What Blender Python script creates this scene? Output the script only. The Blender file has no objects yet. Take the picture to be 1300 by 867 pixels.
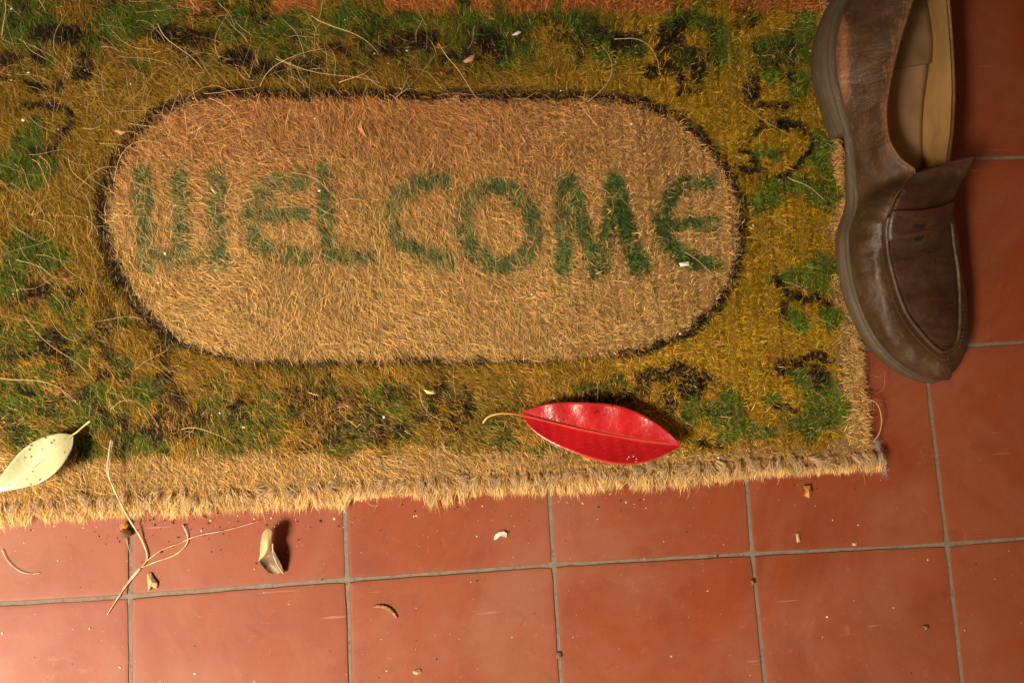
import bpy, math, random
import numpy as np
from mathutils import Matrix, Vector

# ------------------------------------------------------------------ camera, world, sun, exposure
sc = bpy.context.scene
PP = np.array([0.20961290, 0.06437419, 0.73801379])
MR = np.array([[0.9948615, 0.04287381, -0.09171927],
               [-0.05539655, 0.98878796, -0.1386708],
               [0.08474556, 0.14303917, 0.98608214]])
FPX = 1263.8889
cd = bpy.data.cameras.new("camera")
cam = bpy.data.objects.new("camera", cd)
sc.collection.objects.link(cam)
cam.matrix_world = Matrix([list(MR[0]) + [PP[0]], list(MR[1]) + [PP[1]], list(MR[2]) + [PP[2]], [0, 0, 0, 1]])
cd.lens = 35.0
cd.sensor_width = 36.0
cd.clip_start = 0.01
cd.clip_end = 500
cd.dof.use_dof = True
cd.dof.focus_distance = 0.745
cd.dof.aperture_fstop = 9
sc.camera = cam

SUN_AZ = (-0.86, -0.51)          # horizontal direction towards the sun
SUN_EL = math.radians(54)
w = bpy.data.worlds.new("World")
sc.world = w
w.use_nodes = True
wn = w.node_tree
sky = wn.nodes.new('ShaderNodeTexSky')
sky.sky_type = 'NISHITA'
sky.sun_disc = False
sky.sun_elevation = SUN_EL
sky.sun_rotation = math.atan2(SUN_AZ[0], SUN_AZ[1])
sky.dust_density = 3.0
tint = wn.nodes.new('ShaderNodeMix'); tint.data_type = 'RGBA'; tint.blend_type = 'MULTIPLY'   # camera white balance: shade setting
tint.inputs[0].default_value = 1; tint.inputs[7].default_value = (1.0, .84, .62, 1)
wn.links.new(sky.outputs[0], tint.inputs[6]); wn.links.new(tint.outputs[2], wn.nodes['Background'].inputs[0])
wn.nodes['Background'].inputs[1].default_value = 0.10
sl = bpy.data.lights.new("sun", 'SUN')
sl.energy = 5.0
sl.angle = math.radians(21)
sl.color = (1.0, 0.87, 0.66)
so = bpy.data.objects.new("sun", sl)
sc.collection.objects.link(so)
dv = Vector((-SUN_AZ[0] * math.cos(SUN_EL), -SUN_AZ[1] * math.cos(SUN_EL), -math.sin(SUN_EL)))
so.rotation_euler = dv.to_track_quat('-Z', 'Y').to_euler()
so.location = (-3, -2, 4)
sc.view_settings.view_transform = 'Standard'
sc.view_settings.look = 'None'
sc.view_settings.exposure = 1.14
sc.view_settings.gamma = 1.0

rng = np.random.default_rng(7)
random.seed(5)

# ------------------------------------------------------------------ helpers
def ray(px, py):
    d = np.array([(px - 650) / FPX, -(py - 433.5) / FPX, -1.0])
    return MR @ d
def unp(px, py, z=0.0):
    d = ray(px, py)
    return PP + d * ((z - PP[2]) / d[2])
def proj(P):
    q = (np.asarray(P) - PP) @ MR
    return 650 + FPX * q[:, 0] / -q[:, 2], 433.5 - FPX * q[:, 1] / -q[:, 2]

def link(o, parent=None):
    sc.collection.objects.link(o)
    if parent is not None:
        o.parent = parent
    return o
def tag(o, label=None, cat=None, group=None, kind=None):
    if label: o['label'] = label
    if cat: o['category'] = cat
    if group: o['group'] = group
    if kind: o['kind'] = kind
    return o
def empty(name, loc=(0, 0, 0)):
    o = bpy.data.objects.new(name, None)
    o.empty_display_size = 0.02
    o.location = loc
    return link(o)
def mesh(name, V, F, mat, parent=None, smooth=True, col=None, attrs=None):
    """V (n,3), F list of faces or int array (m,3)/(m,4); col (n,3) point colours"""
    V = np.asarray(V, dtype=np.float32)
    me = bpy.data.meshes.new(name)
    if isinstance(F, np.ndarray):
        k = F.shape[1]
        me.vertices.add(len(V)); me.vertices.foreach_set('co', V.ravel())
        me.loops.add(F.size); me.loops.foreach_set('vertex_index', F.astype(np.int32).ravel())
        me.polygons.add(len(F)); me.polygons.foreach_set('loop_start', np.arange(0, F.size, k, dtype=np.int32))
        me.update(calc_edges=True)
    else:
        me.from_pydata([tuple(map(float, v)) for v in V], [], F)
        me.update()
    me.validate()
    if smooth:
        me.polygons.foreach_set('use_smooth', np.ones(len(me.polygons), dtype=bool))
    if col is not None:
        a = me.color_attributes.new('col', 'FLOAT_COLOR', 'POINT')
        c4 = np.ones((len(V), 4), dtype=np.float32); c4[:, :3] = col
        a.data.foreach_set('color', c4.ravel())
    if attrs:
        for n, v in attrs.items():
            a = me.attributes.new(n, 'FLOAT', 'POINT')
            a.data.foreach_set('value', np.asarray(v, dtype=np.float32))
    if mat is not None:
        me.materials.append(mat)
    return link(bpy.data.objects.new(name, me), parent)

def grid_faces(nr, ncl, close=False):
    F = []
    m = ncl if close else ncl - 1
    for i in range(nr - 1):
        for j in range(m):
            k = (j + 1) % ncl
            F.append((i * ncl + j, i * ncl + k, (i + 1) * ncl + k, (i + 1) * ncl + j))
    return np.array(F)

def catmull(pts, n, closed=False, us=None):
    """interpolating spline through pts (k,d)"""
    P = np.asarray(pts, float); k = len(P)
    if us is None:
        us = np.linspace(0, k if closed else k - 1, n, endpoint=not closed)
    us = np.asarray(us, float)
    i = np.floor(us).astype(int)
    if not closed: i = np.clip(i, 0, k - 2)
    t = (us - i)[:, None]
    g = (lambda j: P[j % k]) if closed else (lambda j: P[np.clip(j, 0, k - 1)])
    a, b, c, d = g(i - 1), g(i), g(i + 1), g(i + 2)
    if not closed:
        a = np.where((i == 0)[:, None], 2 * b - c, a); d = np.where((i == k - 2)[:, None], 2 * c - b, d)
    return .5 * ((2 * b) + (c - a) * t + (2 * a - 5 * b + 4 * c - d) * t * t + (3 * b - a - 3 * c + d) * t ** 3)

_lat = np.random.default_rng(11).random((256, 256))
def noise(x, y, s=1.0, seed=0):
    """smooth value noise 0..1, s = cell size"""
    x = np.asarray(x, float) / s + seed * 17.31 + 500; y = np.asarray(y, float) / s + seed * 9.77 + 500
    xi = np.floor(x).astype(int); yi = np.floor(y).astype(int)
    fx = x - xi; fy = y - yi
    fx = fx * fx * (3 - 2 * fx); fy = fy * fy * (3 - 2 * fy)
    L = lambda a, b: _lat[a % 256, b % 256]
    return (L(xi, yi) * (1 - fx) + L(xi + 1, yi) * fx) * (1 - fy) + (L(xi, yi + 1) * (1 - fx) + L(xi + 1, yi + 1) * fx) * fy
def sstep(a, b, x):
    t = np.clip((x - a) / (b - a), 0, 1); return t * t * (3 - 2 * t)

def tube(pts, radii, ns=6, flat=1.0):
    """closed tube mesh along pts -> V, F(list)"""
    P = np.asarray(pts, float); n = len(P)
    r = np.asarray(radii, float) * np.ones(n)
    T = np.gradient(P, axis=0); T /= np.linalg.norm(T, axis=1)[:, None] + 1e-12
    up = np.array([0, 0, 1.0])
    V = []
    for i in range(n):
        a = np.cross(T[i], up)
        if np.linalg.norm(a) < 1e-3: a = np.array([1.0, 0, 0])
        a /= np.linalg.norm(a); b = np.cross(a, T[i])
        for k in range(ns):
            th = 2 * math.pi * k / ns
            V.append(P[i] + r[i] * (math.cos(th) * a + flat * math.sin(th) * b))
    F = [(i * ns + k, i * ns + (k + 1) % ns, (i + 1) * ns + (k + 1) % ns, (i + 1) * ns + k) for i in range(n - 1) for k in range(ns)]
    F.append(tuple(range(ns))[::-1]); F.append(tuple((n - 1) * ns + k for k in range(ns)))
    return np.array(V), F
def merge(parts):
    V = []; F = []; o = 0
    for v, f in parts:
        V.append(v); F += [tuple(int(i) + o for i in q) for q in f]; o += len(v)
    return np.vstack(V), F

# ------------------------------------------------------------------ materials
class NT:
    def __init__(s, name):
        s.m = bpy.data.materials.new(name); s.m.use_nodes = True
        s.t = s.m.node_tree; s.b = s.t.nodes['Principled BSDF']
    def n(s, typ, **kw):
        nd = s.t.nodes.new(typ)
        for k, v in kw.items(): setattr(nd, k, v)
        return nd
    def l(s, a, b): s.t.links.new(a, b)
    def coord(s, scale=(1, 1, 1), which='Object'):
        tc = s.n('ShaderNodeTexCoord'); mp = s.n('ShaderNodeMapping'); mp.inputs['Scale'].default_value = scale
        s.l(tc.outputs[which], mp.inputs[0]); return mp.outputs[0]
    def noise(s, vec, scale, detail=4, rough=.55, dist=0):
        nd = s.n('ShaderNodeTexNoise'); nd.inputs['Scale'].default_value = scale; nd.inputs['Detail'].default_value = detail
        nd.inputs['Roughness'].default_value = rough; nd.inputs['Distortion'].default_value = dist
        s.l(vec, nd.inputs['Vector']); return nd.outputs['Fac']
    def ramp(s, fac, stops):
        r = s.n('ShaderNodeValToRGB'); s.l(fac, r.inputs[0])
        e = r.color_ramp.elements
        while len(e) < len(stops): e.new(.5)
        for q, (p, c) in zip(e, stops):
            q.position = p; q.color = (*c, 1) if len(c) == 3 else c
        return r.outputs[0]
    def mix(s, fac, a, b, mode='MIX'):
        x = s.n('ShaderNodeMix', data_type='RGBA', blend_type=mode)
        for inp, v in ((x.inputs[0], fac), (x.inputs[6], a), (x.inputs[7], b)):
            if isinstance(v, (int, float)): inp.default_value = v
            elif isinstance(v, tuple): inp.default_value = (*v, 1)
            else: s.l(v, inp)
        return x.outputs[2]
    def math(s, op, a, b=None):
        x = s.n('ShaderNodeMath', operation=op)
        for inp, v in ((x.inputs[0], a), (x.inputs[1], b)):
            if v is None: continue
            if isinstance(v, (int, float)): inp.default_value = v
            else: s.l(v, inp)
        return x.outputs[0]
    def bump(s, h, strength, dist=.001, prev=None):
        b = s.n('ShaderNodeBump'); b.inputs['Strength'].default_value = strength; b.inputs['Distance'].default_value = dist
        s.l(h, b.inputs['Height'])
        if prev is not None: s.l(prev, b.inputs['Normal'])
        return b.outputs[0]
    def attr(s, name, out='Color'):
        a = s.n('ShaderNodeAttribute', attribute_name=name); return a.outputs[out]
    def set(s, **kw):
        for k, v in kw.items():
            i = s.b.inputs[k.replace('_', ' ')]
            if isinstance(v, (int, float)): i.default_value = v
            elif isinstance(v, tuple): i.default_value = (*v, 1) if len(v) == 3 else v
            else: s.l(v, i)
        return s

def mat_tile():
    s = NT('terracotta_tile')
    v = s.coord((1, 1, 1)); oi = s.n('ShaderNodeObjectInfo')
    geo = s.n('ShaderNodeNewGeometry')
    wp = geo.outputs['Position']
    base = s.mix(s.ramp(s.noise(wp, 11, 8, .68, .6), [(.32, (0, 0, 0)), (.68, (1, 1, 1))]), (0.290, 0.046, 0.006), (0.190, 0.025, 0.003))
    base = s.mix(s.math('MULTIPLY', oi.outputs['Random'], .75), base, (0.27, 0.060, 0.018))
    # fine speckle in the clay
    sp = s.ramp(s.noise(wp, 900, 2, .6), [(.30, (0, 0, 0)), (.42, (1, 1, 1))])
    base = s.mix(s.math('MULTIPLY', s.math('SUBTRACT', 1.0, sp), .35), base, (0.16, 0.03, 0.012))
    sp2 = s.ramp(s.noise(wp, 420, 2, .5), [(.70, (0, 0, 0)), (.76, (1, 1, 1))])
    base = s.mix(s.math('MULTIPLY', sp2, .35), base, (0.62, 0.34, 0.22))
    # dusty pale film in patches
    film = s.ramp(s.noise(wp, 5.5, 7, .68, .8), [(.46, (0, 0, 0)), (.66, (1, 1, 1))])
    base = s.mix(s.math('MULTIPLY', film, .38), base, (0.34, 0.15, 0.09))
    # long scuff scratches
    mp = s.n('ShaderNodeMapping'); mp.inputs['Scale'].default_value = (4, 70, 4); mp.inputs['Rotation'].default_value = (0, 0, .5)
    s.l(wp, mp.inputs[0])
    scr = s.ramp(s.noise(mp.outputs[0], 3, 2, .5, .3), [(.71, (0, 0, 0)), (.75, (1, 1, 1))])
    base = s.mix(s.math('MULTIPLY', scr, .30), base, (0.60, 0.36, 0.28))
    st_ = s.ramp(s.noise(wp, 33, 7, .75, 1.0), [(.54, (0, 0, 0)), (.68, (1, 1, 1))])
    base = s.mix(s.math('MULTIPLY', st_, .26), base, (0.12, 0.022, 0.006))
    wh = s.ramp(s.noise(wp, 60, 7, .8, 1.5), [(.60, (0, 0, 0)), (.72, (1, 1, 1))])
    base = s.mix(s.math('MULTIPLY', wh, .30), base, (0.50, 0.26, 0.17))
    # worn, grimy rim of every tile
    base = s.mix(s.math('MULTIPLY', s.attr('rim', 'Fac'), .5), base, (0.20, 0.07, 0.035))
    rg = s.ramp(s.noise(wp, 14, 5, .6), [(.3, (.46,) * 3), (.7, (.60,) * 3)])
    n1 = s.bump(s.noise(wp, 35, 3, .5), .25, .0012)
    n2 = s.bump(s.noise(wp, 1100, 2, .6), .25, .00012, n1)
    s.set(Base_Color=base, Roughness=rg, Normal=n2, Specular_IOR_Level=.5)
    return s.m
def mat_grout():
    s = NT('grout')
    geo = s.n('ShaderNodeNewGeometry'); wp = geo.outputs['Position']
    c = s.mix(s.noise(wp, 90, 6, .8), (0.10, 0.075, 0.055), (0.33, 0.27, 0.21))
    dk = s.ramp(s.noise(wp, 300, 3, .7), [(.36, (1, 1, 1)), (.46, (0, 0, 0))])
    c = s.mix(s.math('MULTIPLY', dk, .45), c, (0.07, 0.045, 0.03))
    s.set(Base_Color=c, Roughness=.9, Normal=s.bump(s.noise(wp, 700, 4, .7), .8, .0006)); return s.m
def mat_fibre(name='coir_fibre', rough=.8, spec=.15):
    s = NT(name); s.set(Base_Color=s.attr('col'), Roughness=rough, Specular_IOR_Level=spec); return s.m
def mat_plain(name, c, rough=.6, bump=None, c2=None, sc_=60, spec=.4):
    s = NT(name); v = s.coord()
    col = c if c2 is None else s.mix(s.ramp(s.noise(v, sc_, 4, .6), [(.35, (0, 0, 0)), (.65, (1, 1, 1))]), c, c2)
    s.set(Base_Color=col, Roughness=rough, Specular_IOR_Level=spec)
    if bump: s.set(Normal=s.bump(s.noise(v, bump[0], 4, .6), bump[1], bump[2]))
    return s.m
def mat_leather(name='worn_leather', base=(0.044, 0.020, 0.008), base2=(0.085, 0.044, 0.018), tan=(0.40, 0.17, 0.065)):
    s = NT(name); v = s.coord()
    vs = s.coord((1.0, .12, 1.0))
    c = s.mix(s.ramp(s.noise(v, 28, 5, .6, .6), [(.35, (0, 0, 0)), (.68, (1, 1, 1))]), base, base2)
    red = s.ramp(s.noise(v, 45, 3, .6), [(.48, (0, 0, 0)), (.72, (1, 1, 1))])
    c = s.mix(s.math('MULTIPLY', red, .40), c, (0.095, 0.036, 0.015))
    wear = s.attr('wear', 'Fac')
    streak = s.noise(vs, 620, 5, .7, .8)
    blot = s.noise(v, 240, 5, .75)
    m = s.math('ADD', s.math('MULTIPLY', streak, .55), s.math('MULTIPLY', blot, .45))
    m = s.math('ADD', m, s.math('MULTIPLY', wear, .30))
    k = s.ramp(m, [(.60, (0, 0, 0)), (.86, (1, 1, 1))])
    c = s.mix(s.math('MULTIPLY', k, .62), c, tan)
    # pale dust dulling the skin
    du = s.ramp(s.noise(v, 70, 6, .75), [(.5, (0, 0, 0)), (.8, (1, 1, 1))])
    c = s.mix(s.math('MULTIPLY', du, .35), c, (0.17, 0.12, 0.065))
    rg = s.ramp(s.noise(v, 50, 4, .6), [(.3, (.30,) * 3), (.7, (.62,) * 3)])
    w1 = s.n('ShaderNodeTexVoronoi', feature='DISTANCE_TO_EDGE'); w1.inputs['Scale'].default_value = 420; s.l(s.coord((1, .8, 1)), w1.inputs['Vector'])
    n1 = s.bump(s.noise(s.coord((.55, 1.5, 1)), 40, 4, .55, .8), .7, .0030)
    n1 = s.bump(s.noise(v, 130, 5, .7, .6), .55, .0010, n1)
    n2 = s.bump(streak, .35, .0006, n1)
    n3 = s.bump(w1.outputs['Distance'], .25, .0003, n2)
    s.set(Base_Color=c, Roughness=rg, Normal=n3, Specular_IOR_Level=.5); return s.m
def mat_sole():
    s = NT('worn_rubber_sole'); v = s.coord()
    c = s.mix(s.noise(v, 22, 5, .6), (0.058, 0.036, 0.020), (0.105, 0.072, 0.040))
    st = s.noise(s.coord((1, .25, 5)), 120, 4, .7)
    c = s.mix(s.math('MULTIPLY', s.ramp(st, [(.5, (0, 0, 0)), (.75, (1, 1, 1))]), .45), c, (0.22, 0.16, 0.095))
    sp = s.ramp(s.noise(v, 500, 3, .6), [(.64, (0, 0, 0)), (.72, (1, 1, 1))])
    c = s.mix(s.math('MULTIPLY', sp, .4), c, (0.40, 0.27, 0.14))
    s.set(Base_Color=c, Roughness=.62, Normal=s.bump(st, .35, .0006)); return s.m

M_TILE = mat_tile(); M_GROUT = mat_grout(); M_FIB = mat_fibre(); M_LEA = mat_leather(); M_SOLE = mat_sole()
M_LEA2 = mat_leather('worn_leather_vamp', (0.036, 0.014, 0.006), (0.068, 0.028, 0.012), (0.20, 0.095, 0.042))

# ------------------------------------------------------------------ setting: ground, grout, tiles, added porch shell
T = .15
GH = -.0009
mesh('garden_ground', [(-60, -60, -.08), (60, -60, -.08), (60, 60, -.08), (-60, 60, -.08)], [(0, 1, 2, 3)],
     mat_plain('garden_soil', (0.09, 0.07, 0.04), .9, (3, .6, .05), (0.05, 0.075, 0.025), 1.2))['kind'] = 'structure'
floor = empty('floor'); floor['kind'] = 'structure'
FX0, FX1, FY0, FY1 = -8, 6, -7, 4
X0, X1, Y0, Y1 = FX0 * T, FX1 * T, FY0 * T, FY1 * T
# grout bed with fine relief
gx = np.linspace(X0, X1, 60); gy = np.linspace(Y0, Y1, 50)
GX, GY = np.meshgrid(gx, gy)
V = np.stack([GX, GY, np.full_like(GX, GH)], -1).reshape(-1, 3)
V2 = V.copy(); V2[:, 2] = -.078
n = len(V)
Fg = [tuple(map(int, f)) for f in grid_faces(50, 60)]
ring = [j for j in range(60)] + [60 * i + 59 for i in range(1, 50)] + [60 * 49 + j for j in range(58, -1, -1)] + [60 * i for i in range(48, 0, -1)]
Fg += [(ring[k], ring[(k + 1) % len(ring)], ring[(k + 1) % len(ring)] + n, ring[k] + n) for k in range(len(ring))]
mesh('grout_bed', np.vstack([V, V2]), Fg, M_GROUT, floor, smooth=False)

def corner(i, j):
    known = {(0, 0): (165, 757), (1, 0): (441, 736), (2, 0): (703, 717), (3, 0): (955, 703), (4, 0): (1202, 691), (4, 1): (1172, 441)}
    if (i, j) in known:
        q = unp(*known[(i, j)]); return q[:2]
    r = np.random.default_rng(abs(i * 31 + j * 77 + 5000))
    return np.array([i * T, j * T]) + (r.random(2) - .5) * .0012
def tile(i, j):
    c = [corner(i, j), corner(i + 1, j), corner(i + 1, j + 1), corner(i, j + 1)]
    g = .0011; r = np.random.default_rng(i * 13 + j * 7 + 900)
    ctr = sum(c) / 4; N = 15
    # perimeter with slightly wobbling edge
    per = []
    for k in range(4):
        a, b = c[k], c[(k + 1) % 4]
        for q in range(N):
            t = q / N; p = a * (1 - t) + b * t
            per.append(p)
    per = np.array(per)
    # inset: move each side inwards
    def inset(d, wob):
        out = []
        for k in range(4):
            a, b = c[k], c[(k + 1) % 4]; e = (b - a) / np.linalg.norm(b - a); nn = np.array([-e[1], e[0]])
            a0, b0 = a + nn * d + e * d, b + nn * d - e * d
            for q in range(N):
                t = q / N
                wb = wob * (noise(np.array([(a0 * (1 - t) + b0 * t)[0] * 1000]), np.array([(a0 * (1 - t) + b0 * t)[1] * 1000]), 9, k + 3)[0] - .5)
                out.append(a0 * (1 - t) + b0 * t + nn * wb + (e * .0006 if q == 0 else 0) * 1.0 + (nn * .0006 if q == 0 else 0))
        return np.array(out)
    tz = (r.random() - .5) * .0005; sl_ = (r.random(2) - .5) * .003
    rings = [(g, .0009, -.006, 1.), (g, .0009, -.0009, 1.), (g + .0006, .0006, -.0001, .8), (g + .0022, .0003, 0, .12), (g + .006, 0, 0.00005, 0.)]
    V = []; rim = []
    for d, wo, z, w_ in rings:
        p = inset(d, wo)
        zz = z + tz + (p - ctr) @ sl_
        V += [(*q, zq) for q, zq in zip(p, zz)]; rim += [w_] * len(p)
    m = 4 * N
    F = [(a * m + k, a * m + (k + 1) % m, (a + 1) * m + (k + 1) % m, (a + 1) * m + k) for a in range(len(rings) - 1) for k in range(m)]
    F.append(tuple((len(rings) - 1) * m + k for k in range(m)))
    o = mesh('floor_tile', V, F, M_TILE, floor, smooth=False, attrs={'rim': rim})
    return o
def hidden_box_tile(i, j):
    pass
for j in range(FY0, FY1):
    for i in range(FX0, FX1):
        tile(i, j)

ADDED_ROOF_X, ADDED_ROOF_Y = -1.21, -.62  # edges of the added roof, set to place its soft shadow
# unseen shell added to shape the light: walls, door and roof slab
M_ADDED_WALL = mat_plain('added_wall_render', (0.24, 0.12, 0.07), .85, (120, .4, .002), (0.19, 0.09, 0.05), 5)
M_ADDED_ROOF = mat_plain('added_roof_plaster', (0.16, 0.10, 0.06), .9)
def box(x0, x1, y0, y1, z0, z1):
    V = [(x0, y0, z0), (x1, y0, z0), (x1, y1, z0), (x0, y1, z0), (x0, y0, z1), (x1, y0, z1), (x1, y1, z1), (x0, y1, z1)]
    F = [(0, 3, 2, 1), (4, 5, 6, 7), (0, 1, 5, 4), (1, 2, 6, 5), (2, 3, 7, 6), (3, 0, 4, 7)]
    return np.array(V, float), F
WX, WY = .79, .515
hw = empty('added_house_wall', (0, WY + .1, 0)); tag(hw, 'unseen house wall with wooden door, added behind the doormat to shape the light', 'wall')
def add(name, bx, mat, par):
    V, F = bx; o = mesh(name, V - np.array(par.location), F, mat, par, smooth=False); return o
add('wall', merge([box(-1.2, -.27, WY, WY + .2, -.07, 2.5), box(.70, WX + .2, WY, WY + .2, -.07, 2.5), box(-.27, .70, WY, WY + .2, 2.1, 2.5)]), M_ADDED_WALL, hw)  # added, with its door, to dim the far side of the mat
add('door', box(-.27, .70, WY + .08, WY + .13, .03, 2.1), mat_plain('added_door_wood', (0.16, 0.07, 0.03), .5, (40, .3, .001), (0.11, 0.045, 0.02), 20), hw)
add('added_sill', box(-.27, .70, WY - .002, WY + .2, -.07, .03), M_ADDED_WALL, hw)
pw = empty('added_side_wall', (WX + .1, 0, 0)); tag(pw, 'unseen side wall added right of the brown shoe to darken that side', 'wall')
add('wall', box(WX, WX + .2, Y0, WY, -.07, 2.5), M_ADDED_WALL, pw)  # added to keep sky light off the right-hand tiles
pr = empty('added_roof', (.5, 0, 2.5)); tag(pr, 'unseen flat roof slab added above the doormat to shade its right and top', 'roof')
add('slab', merge([box(ADDED_ROOF_X, WX + .3, -3.2, WY + .3, 2.502, 2.62), box(-3.4, ADDED_ROOF_X, ADDED_ROOF_Y, WY + .3, 2.503, 2.619)]), M_ADDED_ROOF, pr)  # added slabs cut the sun so light falls off rightward and upward

# ------------------------------------------------------------------ doormat
MX0, MX1, MY0, MY1 = -.125, .5470, .0585, .478
def ell(x, y, L):
    """max of (1-d) over ellipses"""
    g = np.full(x.shape, -9.0)
    for e in L:
        cx, cy, rx, ry = e[:4]; a = math.radians(e[4]) if len(e) > 4 else 0
        dx = x - cx; dy = y - cy
        u = (dx * math.cos(a) + dy * math.sin(a)) / rx; v = (-dx * math.sin(a) + dy * math.cos(a)) / ry
        g = np.maximum(g, 1 - np.sqrt(u * u + v * v))
    return g
def polyd(x, y, pts):
    d = np.full(x.shape, 1e9)
    for (ax, ay), (bx, by) in zip(pts[:-1], pts[1:]):
        vx, vy = bx - ax, by - ay
        t = np.clip(((x - ax) * vx + (y - ay) * vy) / (vx * vx + vy * vy + 1e-9), 0, 1)
        d = np.minimum(d, np.hypot(x - ax - t * vx, y - ay - t * vy))
    return d
OVAL = [(285, 116), (340, 118), (450, 117), (560, 120), (660, 120), (760, 121), (830, 133), (880, 160), (915, 200), (938, 245), (943, 300), (935, 350), (905, 395), (868, 427), (800, 448), (700, 457), (600, 459), (500, 459), (400, 461), (320, 457), (250, 446), (200, 413), (158, 370), (135, 320), (128, 262), (143, 205), (180, 158), (230, 128)]
OV = catmull(OVAL, 90, closed=True)
LET = [  # strokes of WELCOME (px), half width
    ([(180, 217), (181, 270), (184, 333)], 12), ([(228, 222), (229, 324)], 11.5), ([(274, 217), (274, 333)], 12), ([(190, 324), (222, 325)], 8), ([(236, 326), (266, 327)], 8),
    ([(384, 228), (348, 231), (326, 246), (315, 272), (320, 302), (340, 320), (388, 324)], 11), ([(318, 273), (384, 271)], 10),
    ([(412, 216), (414, 270), (420, 318)], 11), ([(418, 322), (475, 327)], 9.5),
    ([(564, 228), (528, 232), (503, 250), (494, 274), (503, 300), (530, 320), (573, 332)], 11),
    ([(716, 228), (715, 344)], 10), ([(722, 230), (738, 280), (760, 342)], 12), ([(775, 230), (772, 300), (766, 340)], 8), ([(781, 230), (792, 275), (812, 342)], 13),
    ([(900, 232), (868, 234), (849, 252), (840, 282), (848, 308), (870, 327), (908, 336)], 11), ([(845, 285), (908, 283)], 10)]
th = np.linspace(0, 2 * math.pi, 22)
LET.append(([(632 + 46 * math.cos(a) + 4 * math.sin(a), 285 + 50 * math.sin(a)) for a in th], 12))
GREEN = [(30, 28, 55, 32), (160, 25, 48, 22), (62, 73, 12, 12), (175, 77, 12, 9), (35, 175, 24, 20), (25, 212, 45, 26), (45, 160, 16, 10), (210, 12, 30, 22), (300, 30, 22, 28), (352, 32, 30, 25), (372, 66, 20, 12),
         (118, 52, 14, 10), (440, 22, 28, 24), (478, 34, 30, 22), (515, 28, 30, 10), (590, 22, 22, 24), (638, 34, 48, 20, -12), (660, 62, 26, 20), (640, 85, 20, 12), (735, 22, 36, 16, 25), (775, 50, 30, 17, 30), (760, 70, 16, 12), (805, 62, 18, 14),
         (885, 24, 42, 16), (916, 40, 16, 28), (868, 78, 18, 11), (905, 68, 14, 12), (976, 62, 25, 20), (1000, 58, 28, 22), (1020, 30, 14, 26), (982, 92, 20, 16), (1014, 105, 14, 22), (975, 195, 18, 12), (1000, 235, 34, 17), (1042, 195, 18, 30), (970, 252, 22, 14), (1047, 245, 22, 22),
         (1010, 355, 30, 12, 8), (1038, 345, 24, 30), (1014, 408, 16, 16), (1056, 398, 15, 15), (1078, 460, 10, 10), (1052, 512, 38, 34), (1020, 478, 14, 18), (1022, 540, 26, 18), (983, 505, 12, 11), (922, 520, 32, 22), (950, 547, 40, 15), (880, 520, 14, 34),
         (30, 318, 34, 24), (62, 328, 26, 14), (12, 355, 25, 25), (72, 388, 20, 15), (55, 473, 18, 16), (128, 502, 32, 18), (152, 467, 16, 16), (182, 497, 24, 18), (22, 512, 32, 20), (120, 532, 28, 20), (180, 562, 36, 18), (108, 566, 28, 14), (325, 545, 34, 24), (392, 575, 20, 10), (28, 557, 24, 18), (338, 502, 16, 10),
         (262, 548, 20, 12), (440, 562, 30, 16), (480, 503, 20, 14), (575, 572, 16, 14), (640, 560, 18, 16), (620, 535, 18, 10), (748, 490, 24, 12), (782, 486, 16, 14), (460, 530, 16, 12), (690, 545, 20, 10), (-30, 420, 30, 25), (-40, 200, 20, 30), (700, 570, 30, 8), (520, 560, 18, 9)]
BLACK = [(75, 43, 45, 11), (235, 46, 46, 11, 10), (205, 40, 25, 12), (100, 92, 14, 16), (45, 68, 18, 12), (12, 72, 14, 8), (530, 50, 32, 12), (490, 62, 22, 10), (575, 70, 20, 10), (620, 52, 26, 16), (640, 72, 16, 10), (790, 52, 18, 17), (835, 92, 12, 10), (852, 44, 24, 20), (868, 30, 10, 14),
         (885, 88, 10, 14), (868, 112, 10, 8), (953, 110, 9, 24), (985, 132, 26, 8), (1001, 95, 6, 14), (1015, 380, 20, 8), (996, 395, 8, 14), (1050, 382, 12, 7), (1035, 456, 34, 9), (1000, 466, 12, 9), (1048, 482, 16, 12), (1000, 517, 15, 8), (880, 487, 24, 15), (868, 468, 14, 10),
         (50, 372, 18, 9), (30, 378, 12, 8), (92, 366, 10, 8), (62, 430, 22, 17), (84, 462, 10, 24), (70, 448, 14, 12), (206, 482, 13, 11), (230, 502, 14, 12), (252, 524, 24, 12), (232, 545, 26, 12), (200, 540, 14, 14), (302, 522, 10, 24), (190, 552, 12, 8), (30, 500, 18, 7), (130, 480, 14, 7),
         (522, 452, 20, 14), (550, 496, 16, 14), (540, 522, 22, 12), (592, 512, 14, 20), (475, 545, 16, 20), (505, 545, 14, 12), (760, 507, 34, 10), (832, 478, 28, 16), (800, 500, 26, 10), (850, 510, 14, 20), (340, 90, 30, 10), (300, 72, 24, 8), (395, 85, 24, 10), (760, 35, 10, 8), (430, 60, 16, 8), (160, 535, 14, 8), (570, 540, 16, 10), (40, 445, 40, 6), (905, 560, 16, 6)]
BLINES = [([(0, 100), (30, 108), (62, 106), (70, 116), (80, 101), (114, 96), (112, 72), (96, 60)], 4.5), ([(8, 140), (35, 131), (60, 128), (82, 142), (84, 158), (70, 172), (70, 186), (40, 190)], 4.5),
          ([(0, 72), (14, 62), (38, 72)], 5), ([(942, 210), (968, 226), (1002, 222), (1018, 200), (1032, 178), (1020, 158), (985, 156), (958, 168), (950, 182)], 5), ([(942, 190), (958, 200), (962, 212)], 4),
          ([(985, 352), (1008, 380), (1048, 378)], 4), ([(835, 70), (862, 96), (880, 112)], 5), ([(865, 50), (884, 80)], 5)]
C = lambda *a: np.array(a, float)
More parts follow.
